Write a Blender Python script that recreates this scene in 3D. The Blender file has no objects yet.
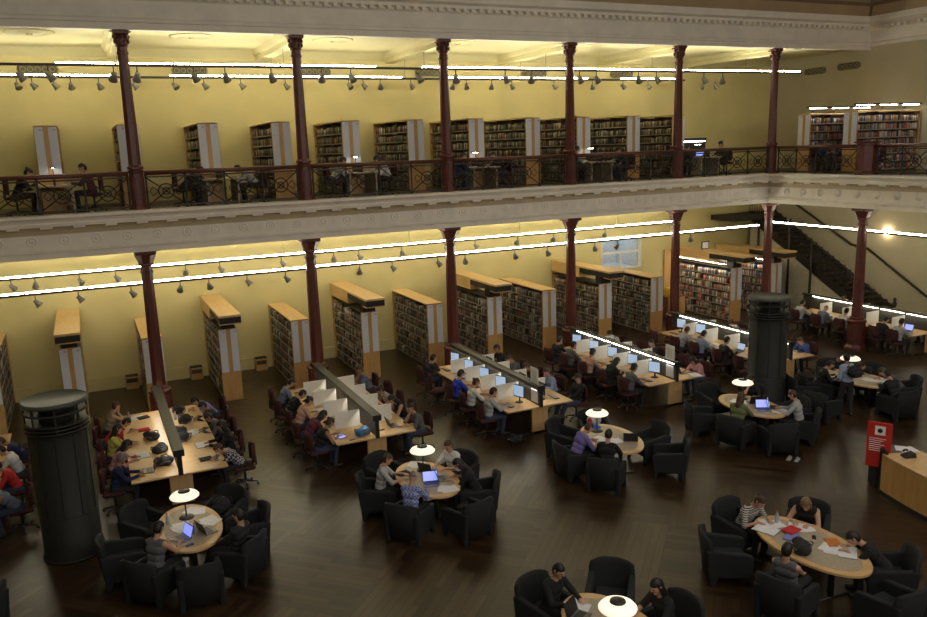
import bpy, math, random
import numpy as np
from mathutils import Vector, Matrix
random.seed(7)
RNG = np.random.default_rng(11)
C = bpy.context.scene.collection
PI = math.pi
R = math.radians
S = 4.5745            # column spacing

# ------------------------------------------------------------ materials
def new_mat(name):
    m = bpy.data.materials.new(name); m.use_nodes = True
    nt = m.node_tree
    return m, nt, nt.nodes['Principled BSDF']

def paint(name, col, rough=.6, metal=0., noise=.06, scale=12., emit=None, es=0., spec=None, bump=0.):
    m, nt, b = new_mat(name)
    b.inputs['Roughness'].default_value = rough
    b.inputs['Metallic'].default_value = metal
    if spec is not None: b.inputs['Specular IOR Level'].default_value = spec
    tc = nt.nodes.new('ShaderNodeTexCoord')
    n = nt.nodes.new('ShaderNodeTexNoise'); n.inputs['Scale'].default_value = scale; n.inputs['Detail'].default_value = 3
    nt.links.new(tc.outputs['Object'], n.inputs['Vector'])
    r = nt.nodes.new('ShaderNodeValToRGB')
    lo = [max(0, c*(1-noise*2)) for c in col]; hi = [min(1, c*(1+noise*2)) for c in col]
    r.color_ramp.elements[0].position = .3; r.color_ramp.elements[0].color = (*lo, 1)
    r.color_ramp.elements[1].position = .7; r.color_ramp.elements[1].color = (*hi, 1)
    nt.links.new(n.outputs['Fac'], r.inputs['Fac'])
    nt.links.new(r.outputs['Color'], b.inputs['Base Color'])
    if bump:
        bp = nt.nodes.new('ShaderNodeBump'); bp.inputs['Strength'].default_value = bump
        nt.links.new(n.outputs['Fac'], bp.inputs['Height']); nt.links.new(bp.outputs['Normal'], b.inputs['Normal'])
    if emit:
        b.inputs['Emission Color'].default_value = (*emit, 1)
        b.inputs['Emission Strength'].default_value = es
    return m

def wood(name, a, b_, scale=2.2, rough=.42, stretch=(1, 9, 1)):
    m, nt, b = new_mat(name)
    tc = nt.nodes.new('ShaderNodeTexCoord'); mp = nt.nodes.new('ShaderNodeMapping')
    mp.inputs['Scale'].default_value = stretch
    n = nt.nodes.new('ShaderNodeTexNoise'); n.inputs['Scale'].default_value = scale; n.inputs['Detail'].default_value = 5
    r = nt.nodes.new('ShaderNodeValToRGB')
    r.color_ramp.elements[0].position = .3; r.color_ramp.elements[0].color = (*a, 1)
    r.color_ramp.elements[1].position = .7; r.color_ramp.elements[1].color = (*b_, 1)
    nt.links.new(tc.outputs['Object'], mp.inputs['Vector']); nt.links.new(mp.outputs['Vector'], n.inputs['Vector'])
    nt.links.new(n.outputs['Fac'], r.inputs['Fac']); nt.links.new(r.outputs['Color'], b.inputs['Base Color'])
    b.inputs['Roughness'].default_value = rough
    return m

def floor_mat():
    m, nt, b = new_mat('parquet')
    tc = nt.nodes.new('ShaderNodeTexCoord')
    mp = nt.nodes.new('ShaderNodeMapping'); mp.inputs['Rotation'].default_value = (0, 0, R(45))
    nt.links.new(tc.outputs['Object'], mp.inputs['Vector'])
    # two crossed plank layouts chosen by a checker of wide bays: a basket-weave parquet
    def planks(rot):
        q = nt.nodes.new('ShaderNodeMapping'); q.inputs['Rotation'].default_value = (0, 0, rot)
        nt.links.new(mp.outputs['Vector'], q.inputs['Vector'])
        br = nt.nodes.new('ShaderNodeTexBrick')
        br.inputs['Scale'].default_value = 1.; br.inputs['Brick Width'].default_value = 1.3; br.inputs['Row Height'].default_value = .14
        br.inputs['Mortar Size'].default_value = .006
        br.inputs['Color1'].default_value = (.022, .012, .006, 1); br.inputs['Color2'].default_value = (.066, .037, .016, 1)
        br.inputs['Mortar'].default_value = (.014, .009, .005, 1)
        nt.links.new(q.outputs['Vector'], br.inputs['Vector'])
        return br
    b1, b2 = planks(0), planks(R(90))
    b2.inputs['Color1'].default_value = (.030, .017, .008, 1); b2.inputs['Color2'].default_value = (.080, .046, .022, 1)
    ck = nt.nodes.new('ShaderNodeTexChecker'); ck.inputs['Scale'].default_value = .42
    ck.inputs['Color1'].default_value = (1, 1, 1, 1); ck.inputs['Color2'].default_value = (0, 0, 0, 1)
    nt.links.new(mp.outputs['Vector'], ck.inputs['Vector'])
    mx = nt.nodes.new('ShaderNodeMixRGB'); nt.links.new(ck.outputs['Fac'], mx.inputs['Fac'])
    nt.links.new(b1.outputs['Color'], mx.inputs['Color1']); nt.links.new(b2.outputs['Color'], mx.inputs['Color2'])
    n = nt.nodes.new('ShaderNodeTexNoise'); n.inputs['Scale'].default_value = .35; n.inputs['Detail'].default_value = 2
    nt.links.new(tc.outputs['Object'], n.inputs['Vector'])
    mu = nt.nodes.new('ShaderNodeMixRGB'); mu.blend_type = 'MULTIPLY'; mu.inputs['Fac'].default_value = .3
    nt.links.new(mx.outputs['Color'], mu.inputs['Color1']); nt.links.new(n.outputs['Fac'], mu.inputs['Color2'])
    nt.links.new(mu.outputs['Color'], b.inputs['Base Color'])
    rr = nt.nodes.new('ShaderNodeMapRange'); rr.inputs['To Min'].default_value = .27; rr.inputs['To Max'].default_value = .31
    nt.links.new(n.outputs['Fac'], rr.inputs['Value']); nt.links.new(rr.outputs['Result'], b.inputs['Roughness'])
    b.inputs['Specular IOR Level'].default_value = .38
    return m

def book_mat():
    m, nt, b = new_mat('book_spines')
    a = nt.nodes.new('ShaderNodeVertexColor'); a.layer_name = 'Col'
    nt.links.new(a.outputs['Color'], b.inputs['Base Color'])
    b.inputs['Roughness'].default_value = .55
    return m

def plaid(name, a, b_, scale=22.):
    m, nt, b = new_mat(name)
    tc = nt.nodes.new('ShaderNodeTexCoord')
    ck = nt.nodes.new('ShaderNodeTexChecker'); ck.inputs['Scale'].default_value = scale
    ck.inputs['Color1'].default_value = (*a, 1); ck.inputs['Color2'].default_value = (*b_, 1)
    nt.links.new(tc.outputs['Object'], ck.inputs['Vector']); nt.links.new(ck.outputs['Color'], b.inputs['Base Color'])
    b.inputs['Roughness'].default_value = .9
    return m

def stripes(name, a, b_, scale=5.):
    m, nt, b = new_mat(name)
    tc = nt.nodes.new('ShaderNodeTexCoord')
    w = nt.nodes.new('ShaderNodeTexWave'); w.bands_direction = 'Z'; w.inputs['Scale'].default_value = scale
    r = nt.nodes.new('ShaderNodeValToRGB'); r.color_ramp.interpolation = 'CONSTANT'
    r.color_ramp.elements[0].color = (*a, 1); r.color_ramp.elements[1].position = .55; r.color_ramp.elements[1].color = (*b_, 1)
    nt.links.new(tc.outputs['Object'], w.inputs['Vector']); nt.links.new(w.outputs['Fac'], r.inputs['Fac'])
    nt.links.new(r.outputs['Color'], b.inputs['Base Color']); b.inputs['Roughness'].default_value = .9
    return m

def glow(name, col, s):
    m, nt, b = new_mat(name)
    b.inputs['Base Color'].default_value = (.8, .8, .8, 1)
    b.inputs['Emission Color'].default_value = (*col, 1); b.inputs['Emission Strength'].default_value = s
    return m

M = dict(
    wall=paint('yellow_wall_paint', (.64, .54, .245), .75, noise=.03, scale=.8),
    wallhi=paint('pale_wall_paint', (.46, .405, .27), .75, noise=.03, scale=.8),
    ceil=paint('gallery_ceiling_paint', (.70, .63, .35), .75, noise=.02, scale=.8),
    plaster=paint('cream_plaster', (.80, .745, .64), .7, noise=.03, scale=2),
    frieze=paint('ochre_frieze_paint', (.52, .42, .27), .75, noise=.03, scale=2),
    cove=paint('tan_cove_paint', (.42, .30, .17), .8, noise=.05, scale=1),
    covedark=paint('brown_cove_band', (.18, .13, .08), .8),
    col=paint('oxblood_column_paint', (.105, .023, .016), .4, noise=.12, scale=3),
    floor=floor_mat(),
    iron=paint('dark_bronze_iron', (.040, .034, .024), .45, metal=.4),
    handrail=wood('dark_red_handrail', (.07, .018, .012), (.12, .03, .018), rough=.3),
    case=wood('orange_maple_veneer', (.50, .28, .085), (.60, .36, .13), stretch=(6, 6, .7)),
    casetop=wood('pale_maple_top', (.58, .37, .15), (.66, .44, .19), stretch=(6, 1, 6)),
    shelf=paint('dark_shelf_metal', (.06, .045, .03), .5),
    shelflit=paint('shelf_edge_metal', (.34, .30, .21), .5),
    sheet=paint('white_notice_sheet', (.66, .68, .74), .6, noise=.01),
    print=paint('grey_printed_lines', (.25, .26, .32), .7),
    black=paint('black_recess', (.012, .01, .01), .6),
    birch=wood('birch_desk_top', (.60, .37, .16), (.70, .46, .22), stretch=(1, 5, 1), rough=.35),
    birchleg=wood('maple_desk_panel', (.50, .31, .13), (.58, .38, .17), stretch=(6, 6, .7)),
    grey_top=paint('grey_linoleum_inlay', (.40, .34, .24), .55, noise=.10, scale=60),
    cap=paint('olive_grey_cap', (.045, .044, .026), .5),
    screenf=paint('dark_desk_screen', (.045, .042, .034), .6),
    divider=paint('white_divider_panel', (.78, .78, .72), .5, noise=.01),
    tube=glow('fluorescent_tube', (1., .96, .76), 40.),
    strip=glow('desk_strip_tube', (1., .95, .82), 24.),
    shade=glow('lit_lamp_shade', (1., .88, .66), .95),
    bulb=glow('lamp_bulb', (1., .82, .55), 25.),
    dark=paint('black_plastic', (.018, .018, .02), .4),
    darkmetal=paint('dark_metal', (.05, .05, .05), .35, metal=.6),
    silver=paint('brushed_silver', (.45, .45, .46), .35, metal=.7),
    spotm=paint('grey_spot_housing', (.30, .29, .27), .4, metal=.3),
    tub=paint('charcoal_upholstery', (.011, .0135, .0155), .85, noise=.12, scale=40),
    maroon=paint('maroon_chair_fabric', (.055, .013, .012), .9, noise=.12, scale=40),
    skin=paint('skin_light', (.52, .30, .20), .55, noise=.03),
    skin2=paint('skin_tan', (.36, .20, .12), .55, noise=.03),
    face=paint('eye_and_lip_dark', (.06, .025, .02), .5),
    hair_black=paint('black_hair', (.010, .008, .007), .5, noise=.3, scale=60),
    hair_brown=paint('brown_hair', (.055, .028, .014), .5, noise=.3, scale=60),
    hair_blond=paint('dark_blond_hair', (.18, .11, .05), .5, noise=.3, scale=60),
    hair_grey=paint('grey_hair', (.16, .15, .14), .5, noise=.3, scale=60),
    shoe=paint('dark_shoe', (.02, .017, .015), .4),
    paper=paint('white_paper', (.78, .78, .80), .7, noise=.01),
    laptop=paint('laptop_grey', (.20, .20, .21), .35, metal=.4),
    bluescreen=glow('blue_lit_screen', (.16, .24, .95), 1.05),
    skyscreen=glow('pale_blue_lit_screen', (.26, .48, .80), .62),
    kiosk=paint('smoked_kiosk_metal', (.006, .007, .0055), .65, metal=0., noise=.2, scale=30),
    kiosktop=paint('kiosk_top_grey', (.06, .068, .056), .5),
    seam=paint('kiosk_seam', (.022, .023, .019), .5, metal=.2),
    redsign=paint('red_sign_panel', (.52, .03, .02), .5),
    spandrel=paint('cream_panelled_wall', (.62, .55, .38), .7),
    stair=paint('dark_stair_timber', (.022, .018, .013), .5),
    yellow=paint('yellow_plastic', (.62, .36, .02), .5),
    inside=paint('office_interior_white', (.55, .58, .60), .6),
    wastebin=paint('black_waste_bin', (.02, .02, .022), .5),
    book=book_mat(), ventm=paint('olive_vent_grille', (.30, .26, .14), .6), ventb=paint('olive_vent_back', (.14, .12, .07), .7),
    bottle=paint('clear_bottle_plastic', (.35, .40, .48), .15),
    orange=paint('orange_cap_plastic', (.7, .12, .03), .4),
)
def cloth(name, c): 
    if name not in M: M[name] = paint(name, c, .9, noise=.05, scale=30)
    return M[name]
SHIRTS = dict(navy=(.012,.018,.06), pink=(.50,.24,.24), yellow=(.50,.44,.10), red=(.55,.03,.03), tan=(.30,.26,.16), black=(.010,.010,.011),
    grey=(.11,.11,.12), dark=(.022,.022,.024), lilac=(.22,.24,.55), maroon=(.14,.03,.05), white=(.62,.62,.62), bluegrey=(.15,.18,.25),
    blue=(.03,.06,.55), lightblue=(.30,.38,.52), purple=(.20,.16,.45), green=(.14,.17,.07), suit=(.018,.02,.026), midblue=(.06,.10,.30), peach=(.55,.33,.24), palegrey=(.40,.41,.42), jeans=(.035,.05,.09), trousers=(.016,.016,.018))
for k, v in SHIRTS.items(): cloth('cloth_'+k, v)
M['cloth_plaid'] = plaid('blue_white_check_cloth', (.10, .14, .42), (.38, .42, .60), 26)
M['cloth_bwplaid'] = plaid('black_white_check_cloth', (.02, .02, .03), (.42, .42, .46), 20)
M['cloth_striped'] = stripes('striped_cloth', (.50, .48, .44), (.05, .05, .06), 9)

# ------------------------------------------------------------ mesh builder
class MB:
    def __init__(s): s.v = []; s.f = []; s.m = []; s.sm = []
    def add(s, vs, fs, mi=0, smooth=False, T=None):
        b = len(s.v)
        s.v += [tuple(T @ Vector(p)) if T is not None else tuple(p) for p in vs]
        s.f += [tuple(b+i for i in f) for f in fs]; s.m += [mi]*len(fs); s.sm += [smooth]*len(fs)
        return s
    def box(s, c, d, mi=0, T=None, bev=0.):
        x, y, z = c; a, b, h = d[0]/2, d[1]/2, d[2]/2
        if bev > 0 and bev < min(a, b, h)*.98:
            # chamfered box: 24 vertices
            vs = []; idx = {}
            for sx in (-1, 1):
                for sy in (-1, 1):
                    for sz in (-1, 1):
                        for ax in range(3):
                            e = [a, b, h]
                            for q in range(3):
                                if q != ax: e[q] -= bev
                            idx[(sx, sy, sz, ax)] = len(vs)
                            vs.append((x+sx*e[0], y+sy*e[1], z+sz*e[2]))
            fs = []
            I = idx
            for sg in (-1, 1):
                fs.append([I[(sg, -1, -1, 0)], I[(sg, 1, -1, 0)], I[(sg, 1, 1, 0)], I[(sg, -1, 1, 0)]][::sg])
                fs.append([I[(-1, sg, -1, 1)], I[(-1, sg, 1, 1)], I[(1, sg, 1, 1)], I[(1, sg, -1, 1)]][::sg])
                fs.append([I[(-1, -1, sg, 2)], I[(1, -1, sg, 2)], I[(1, 1, sg, 2)], I[(-1, 1, sg, 2)]][::sg])
            for s1 in (-1, 1):
                for s2 in (-1, 1):
                    fs.append([I[(s1, s2, -1, 0)], I[(s1, s2, -1, 1)], I[(s1, s2, 1, 1)], I[(s1, s2, 1, 0)]][::-s1*s2])
                    fs.append([I[(s1, -1, s2, 0)], I[(s1, 1, s2, 0)], I[(s1, 1, s2, 2)], I[(s1, -1, s2, 2)]][::-s1*s2*-1*-1] if False else [I[(s1, -1, s2, 0)], I[(s1, -1, s2, 2)], I[(s1, 1, s2, 2)], I[(s1, 1, s2, 0)]][::s1*s2])
                    fs.append([I[(-1, s1, s2, 1)], I[(-1, s1, s2, 2)], I[(1, s1, s2, 2)], I[(1, s1, s2, 1)]][::-s1*s2])
            for s1 in (-1, 1):
                for s2 in (-1, 1):
                    for s3 in (-1, 1):
                        fs.append([I[(s1, s2, s3, 0)], I[(s1, s2, s3, 1)], I[(s1, s2, s3, 2)]][::s1*s2*s3])
            return s.add(vs, fs, mi, False, T)
        vs = [(x-a, y-b, z-h), (x+a, y-b, z-h), (x+a, y+b, z-h), (x-a, y+b, z-h), (x-a, y-b, z+h), (x+a, y-b, z+h), (x+a, y+b, z+h), (x-a, y+b, z+h)]
        fs = [(3, 2, 1, 0), (4, 5, 6, 7), (0, 1, 5, 4), (1, 2, 6, 5), (2, 3, 7, 6), (3, 0, 4, 7)]
        return s.add(vs, fs, mi, False, T)
    def span(s, x0, x1, y0, y1, z0, z1, mi=0, T=None, bev=0.):
        return s.box(((x0+x1)/2, (y0+y1)/2, (z0+z1)/2), (x1-x0, y1-y0, z1-z0), mi, T, bev)
    def lathe(s, prof, n=16, mi=0, c=(0, 0, 0), T=None, smooth=True, sx=1., sy=1., ph=0.):
        vs = []; fs = []
        for r, z in prof:
            for i in range(n):
                a = 2*PI*i/n+ph
                vs.append((c[0]+r*sx*math.cos(a), c[1]+r*sy*math.sin(a), c[2]+z))
        k = len(prof)
        for j in range(k-1):
            for i in range(n):
                i2 = (i+1) % n
                fs.append((j*n+i, j*n+i2, (j+1)*n+i2, (j+1)*n+i))
        fs.append(tuple(range(n))[::-1]); fs.append(tuple((k-1)*n+i for i in range(n)))
        return s.add(vs, fs, mi, smooth, T)
    def rod(s, p0, p1, r0, r1=None, n=8, mi=0, smooth=True):
        r1 = r0 if r1 is None else r1
        p0 = Vector(p0); p1 = Vector(p1); d = p1-p0
        q = Vector((0, 0, 1)).rotation_difference(d.normalized()).to_matrix().to_4x4()
        q.translation = p0
        return s.lathe([(r0, 0), (r1, d.length)], n, mi, (0, 0, 0), q, smooth)
    def tube(s, pts, r, n=8, mi=0):
        for a, b in zip(pts[:-1], pts[1:]): s.rod(a, b, r, r, n, mi)
        return s
    def sphere(s, c, rad, n=12, mi=0, T=None, rot=None):
        vs = []; fs = []; k = n//2
        for j in range(1, k):
            t = PI*j/k
            for i in range(n):
                a = 2*PI*i/n
                p = Vector((rad[0]*math.sin(t)*math.cos(a), rad[1]*math.sin(t)*math.sin(a), -rad[2]*math.cos(t)))
                if rot is not None: p = rot @ p
                vs.append(tuple(p+Vector(c)))
        for q in (-1, 1):
            p = Vector((0, 0, q*rad[2]))
            if rot is not None: p = rot @ p
            vs.append(tuple(p+Vector(c)))
        B = len(vs)
        for j in range(k-2):
            for i in range(n):
                i2 = (i+1) % n
                fs.append((j*n+i, j*n+i2, (j+1)*n+i2, (j+1)*n+i))
        for i in range(n):
            i2 = (i+1) % n
            fs.append((B-2, i2, i)); fs.append((B-1, (k-2)*n+i, (k-2)*n+i2))
        return s.add(vs, fs, mi, True, T)
    def prism(s, poly, axis, a, b, mi=0, T=None, smooth=False):
        # poly in the plane across `axis` ('x': (y,z), 'y': (x,z), 'z': (x,y))
        def P(u, v, w): return {'x': (w, u, v), 'y': (u, w, v), 'z': (u, v, w)}[axis]
        n = len(poly); vs = [P(u, v, a) for u, v in poly]+[P(u, v, b) for u, v in poly]
        fs = [tuple(range(n))[::-1], tuple(range(n, 2*n))]+[(i, (i+1) % n, n+(i+1) % n, n+i) for i in range(n)]
        return s.add(vs, fs, mi, smooth, T)
    def mesh(s, name, mats):
        me = bpy.data.meshes.new(name); me.from_pydata(s.v, [], s.f)
        for m in (mats if isinstance(mats, (list, tuple)) else [mats]): me.materials.append(m)
        me.polygons.foreach_set('material_index', s.m); me.polygons.foreach_set('use_smooth', s.sm)
        me.update()
        return me
    def build(s, name, mats, parent=None, loc=None):
        return link(name, s.mesh(name, mats), parent, loc)

def link(name, me, parent=None, loc=None):
    o = bpy.data.objects.new(name, me); C.objects.link(o)
    if parent: o.parent = parent
    if loc: o.location = loc
    return o
def tag(o, label=None, cat=None, group=None, kind=None):
    if label: o['label'] = label
    if cat: o['category'] = cat
    if group: o['group'] = group
    if kind: o['kind'] = kind
    return o
def thing(name, label, cat, loc=(0, 0, 0), rz=0., group=None):
    o = bpy.data.objects.new(name, None); C.objects.link(o); o.location = loc; o.rotation_euler = (0, 0, rz)
    o.empty_display_size = .2
    return tag(o, label, cat, group)
def struct(name, mb, mats): return tag(mb.build(name, mats), kind='structure')
def copy_tree(o, parent=None):
    c = o.copy(); C.objects.link(c)
    if parent is not None: c.parent = parent; c.matrix_parent_inverse = o.matrix_parent_inverse
    for ch in KIDS.get(o.name, ()) or o.children: copy_tree(ch, c)
    return c
KIDS = {}
class Proto:
    """first placement moves the built thing itself, later ones are copies of it and of its parts"""
    def __init__(s, root): s.root = root; s.used = False; s.kids = [(c, list(c.children)) for c in root.children]; s.base = root.name
    def place(s, loc, rz, label, group=None, cat=None, mats=None):
        if not s.used: r = s.root; s.used = True; ch = [c for c, _ in s.kids]
        else:
            r = s.root.copy(); C.objects.link(r); ch = []
            for c, g in s.kids:
                d = c.copy(); C.objects.link(d); d.parent = r; ch.append(d)
                for e in g:
                    h = e.copy(); C.objects.link(h); h.parent = d
        r.location = loc; r.rotation_euler = (0, 0, rz); r['label'] = label
        if group: r['group'] = group
        if cat: r['category'] = cat
        if r.type == 'MESH' and mats: setmat(r, mats)
        return r
def setmat(o, mats):
    for i, m in enumerate(mats):
        if m is not None: o.material_slots[i].link = 'OBJECT'; o.material_slots[i].material = m

# ============================================================ THE SETTING
ZU = 6.10            # upper gallery floor
XR = 27.7; YB = 4.8; XL = -9.5; YF = -29.0; XG = 5*S; ZC = 10.85
b = MB(); b.span(XL-.3, XR+.3, YF-.3, YB+.3, -.3, 0); struct('floor', b, M['floor'])
# gallery floor slabs (soffit below, boards above)
b = MB(); b.span(XL, XR, .02, YB, 5.35, ZU-.03); b.span(XG-.02, XR, YF, .019, 5.35, ZU-.03); struct('floor', b, M['plaster'])
b = MB(); b.span(XL, XR, -.2, YB, ZU-.03, ZU); b.span(XG-.0, XR, YF, -.201, ZU-.03, ZU); struct('floor', b, M['floor'])
# back wall with the window opening
WX0, WX1, WZ0, WZ1 = 18.3, 20.4, 2.1, 3.55
b = MB()
b.span(XL-.3, WX0, YB, YB+.3, 0, 14.5); b.span(WX1, XR+.3, YB, YB+.3, 0, 14.5)
b.span(WX0, WX1, YB, YB+.3, 0, WZ0); b.span(WX0, WX1, YB, YB+.3, WZ1, 14.5)
struct('wall_back', b, M['wall'])
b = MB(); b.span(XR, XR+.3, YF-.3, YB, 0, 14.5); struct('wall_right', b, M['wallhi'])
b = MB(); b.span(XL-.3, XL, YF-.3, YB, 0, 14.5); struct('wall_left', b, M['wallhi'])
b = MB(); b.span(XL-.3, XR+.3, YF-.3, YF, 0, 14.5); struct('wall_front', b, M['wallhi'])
b = MB(); b.span(XL, XR, YB-.04, YB, 0, .38, bev=.01); b.span(XL, XR, YB-.055, YB, .38, .43, bev=.01); struct('baseboard_back', b, M['wall'])
b = MB(); b.span(XR-.04, XR, YF, YB, 0, .36); struct('baseboard_right', b, M['wallhi'])
# upper gallery ceiling with cross beams
b = MB(); b.span(XL, XR, .02, YB, ZC, ZC+.3)
for i in range(-1, 6):
    x = i*S
    b.prism([(x-.34, ZC+.01), (x-.26, ZC-.14), (x-.17, ZC-.17), (x-.17, ZC-.32), (x+.17, ZC-.32), (x+.17, ZC-.17), (x+.26, ZC-.14), (x+.34, ZC+.01)], 'y', .02, YB)
b.prism([(YB-.35, ZC+.01), (YB-.10, ZC-.16), (YB, ZC-.24), (YB, ZC+.01)], 'x', XL, XR)
struct('ceiling', b, M['ceil'])
# atrium cove and ceiling high above
b = MB(); b.span(XL, XR, YF, .3, 14.2, 14.5); b.span(XL, XR, .02, .3, 11.95, 14.2); struct('ceiling', b, M['plaster'])
b = MB()
b.prism([(.02, 11.95), (-.62, 11.95), (-1.2, 12.9), (-2.6, 14.2), (.02, 14.2)], 'x', XL, XR)
b.prism([(XR, 11.95), (XR-.62, 11.95), (XR-1.2, 12.9), (XR-2.6, 14.2), (XR, 14.2)], 'y', YF, -.2)
struct('trim_1', b, M['cove'])
b = MB()
b.prism([(-.62, 12.28), (-.93, 12.28), (-.99, 12.38), (-.7, 12.38)], 'x', XL, XR-.62)
b.prism([(XR-.62, 12.28), (XR-.93, 12.28), (XR-.99, 12.38), (XR-.7, 12.38)], 'y', YF, -.62)
b.tube([(XR-.66, -.66, 11.98), (XR-1.24, -1.24, 12.9), (XR-2.6, -2.6, 14.2)], .05)
struct('trim_2', b, M['covedark'])

def profile_run(mb, prof, axis, a, c, mi=0): mb.prism(prof, axis, a, c, mi)
# ---- upper entablature along the back and its return on the right wall
def upper_prof(o, s):    # o = plane, s = direction of projection
    return [(o, 10.74), (o+s*.30, 10.74), (o+s*.30, 10.90), (o+s*.34, 10.92), (o+s*.34, 11.0), (o+s*.28, 11.04), (o+s*.28, 11.46), (o+s*.33, 11.50), (o+s*.33, 11.58),
            (o+s*.46, 11.60), (o+s*.46, 11.68), (o+s*.62, 11.74), (o+s*.66, 11.95), (o, 11.95)]
b = MB(); b.prism(upper_prof(.02, -1), 'x', XL, XR)
x = XL
while x < XR-.6: b.span(x, x+.12, -.47, -.31, 11.50, 11.60); x += .27
struct('trim_3', b, M['plaster'])
b = MB()
b.prism([(XR, 10.86), (XR-.12, 10.88), (XR-.12, 11.0), (XR-.06, 11.04), (XR-.06, 11.46), (XR-.16, 11.5), (XR-.2, 11.6), (XR-.62, 11.74), (XR-.66, 11.95), (XR, 11.95)], 'y', YF, -.2)
y = YF
while y < -.7: b.span(XR-.34, XR-.16, y, y+.12, 11.50, 11.60); y += .27
struct('trim_4', b, M['plaster'])

# ---- gallery front: architrave, coved ochre frieze with roundels, bracketed cornice
def gal_prof(o, s):
    arch = [(o+s*0, 5.0), (o+s*.30, 5.0), (o+s*.30, 5.15), (o+s*.33, 5.17), (o+s*.33, 5.22), (o+s*.27, 5.24), (o, 5.24)]
    arch += []; fl = [(o, 5.24), (o+s*.27, 5.24), (o+s*.27, 5.62), (o, 5.62)]
    fr = [(o, 5.62), (o+s*.27, 5.62), (o+s*.29, 5.72), (o+s*.33, 5.80), (o+s*.38, 5.84), (o, 5.84)]
    co = [(o, 5.84), (o+s*.56, 5.84), (o+s*.58, 5.92), (o+s*.54, 5.94), (o+s*.60, 6.02), (o+s*.66, 6.06), (o+s*.66, 6.13), (o, 6.13)]
    return arch, fr, co, fl
def gallery_front(name, axis, o, s, a, c, starts):
    b = MB(); A, F, K, FL = gal_prof(o, s); b.prism(FL, axis, a, c)
    b.prism(A, axis, a, c); b.prism(F, axis, a, c, 1); b.prism(K, axis, a, c)
    def sp(u0, u1, d0, d1, z0, z1, mi=0):
        d0, d1 = sorted((o+s*d0, o+s*d1))
        if axis == 'x': b.span(u0, u1, d0, d1, z0, z1, mi)
        else: b.span(d0, d1, u0, u1, z0, z1, mi)
    p = S/6
    u = starts
    while u < c-.2:
        if u > a+.15:
            # roundel ring and boss
            T = Matrix.Translation((u, o+s*.27, 5.47)) @ Matrix.Rotation(R(90), 4, 'X') if axis == 'x' else Matrix.Translation((o+s*.27, u, 5.47)) @ Matrix.Rotation(R(90), 4, 'Y')
            b.lathe([(.13, -.03), (.13, .015), (.10, .018), (.095, .006), (.05, .006), (.045, .02), (.02, .02), (.02, -.03)], 14, 2, T=T)
        v = u+p/2
        if a+.15 < v < c-.2:
            sp(v-.14, v+.14, .27, .53, 5.785, 5.85)          # modillion
            for k in range(5): sp(v-.12+k*.055, v-.12+k*.055+.025, .26, .345, 5.13, 5.17)   # guttae
            sp(v-.16, v+.16, .26, .345, 5.17, 5.20)
            for k in range(3): sp(v-.07+k*.07-.012, v-.07+k*.07+.012, .26, .278, 5.26, 5.60, 2)
        u += p
    struct(name, b, [M['plaster'], M['frieze'], M['plaster']])
gallery_front('trim_5', 'x', .04, -1, XL, XG+.2, -2*S+S/12)
gallery_front('trim_6', 'y', XG-.04, -1, YF, -.1, -6*S+S/12)

# ---- window with a lit office behind it
b = MB()
b.span(WX0, WX1, YB+.3, YB+1.8, WZ0-.1, WZ0); b.span(WX0, WX1, YB+.3, YB+1.8, WZ1, WZ1+.1)
b.span(WX0-.1, WX0, YB+.3, YB+1.8, WZ0-.1, WZ1+.1); b.span(WX1, WX1+.1, YB+.3, YB+1.8, WZ0-.1, WZ1+.1); b.span(WX0-.1, WX1+.1, YB+1.8, YB+1.9, WZ0-.1, WZ1+.1)
for z in (2.35, 3.0): b.span(WX0+.1, WX1-.8, YB+1.4, YB+1.8, z, z+.04)
for i in range(9): b.span(WX0+.2+i*.11, WX0+.28+i*.11, YB+1.5, YB+1.75, 2.39, 2.39+.12+.1*((i*7) % 3)/2); b.span(WX0+.2+i*.11, WX0+.28+i*.11, YB+1.5, YB+1.75, 3.04, 3.04+.12+.1*((i*5) % 3)/2)
struct('wall_office', b, M['inside'])
w = MB(); t = .07
w.span(WX0, WX1, YB-.05, YB+.1, WZ0, WZ0+t); w.span(WX0, WX1, YB-.05, YB+.1, WZ1-t, WZ1); w.span(WX0, WX0+t, YB-.05, YB+.1, WZ0, WZ1); w.span(WX1-t, WX1, YB-.05, YB+.1, WZ0, WZ1)
w.span(WX0, WX1, YB-.02, YB+.06, 2.80, 2.88); w.span(19.3, 19.36, YB-.02, YB+.06, WZ0, 2.82)
struct('window_1', w, M['plaster'])

# ---- panelled wall under the stairs
XS = 26.25
def zn(y): return .55*(y+3.0)
b = MB()
b.prism([(-1.6, 0), (4.4, 0), (4.4, zn(4.4)-.34), (-1.6, zn(-1.6)-.34)], 'x', XS+.04, XS+.16)
for y0, y1 in ((3.3, 4.1), (2.3, 3.1), (1.3, 2.1), (.2, 1.1), (-.9, 0)):
    zt = zn(y0)-.5
    if zt > .6:
        for (p, q) in ((y0, y0+.04), (y1-.04, y1)): b.span(XS+.015, XS+.04, p, q, .3, zt)
        b.span(XS+.015, XS+.04, y0, y1, .3, .34); b.span(XS+.015, XS+.04, y0, y1, zt-.04, zt)
struct('wall_under_stairs', b, M['spandrel'])

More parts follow.
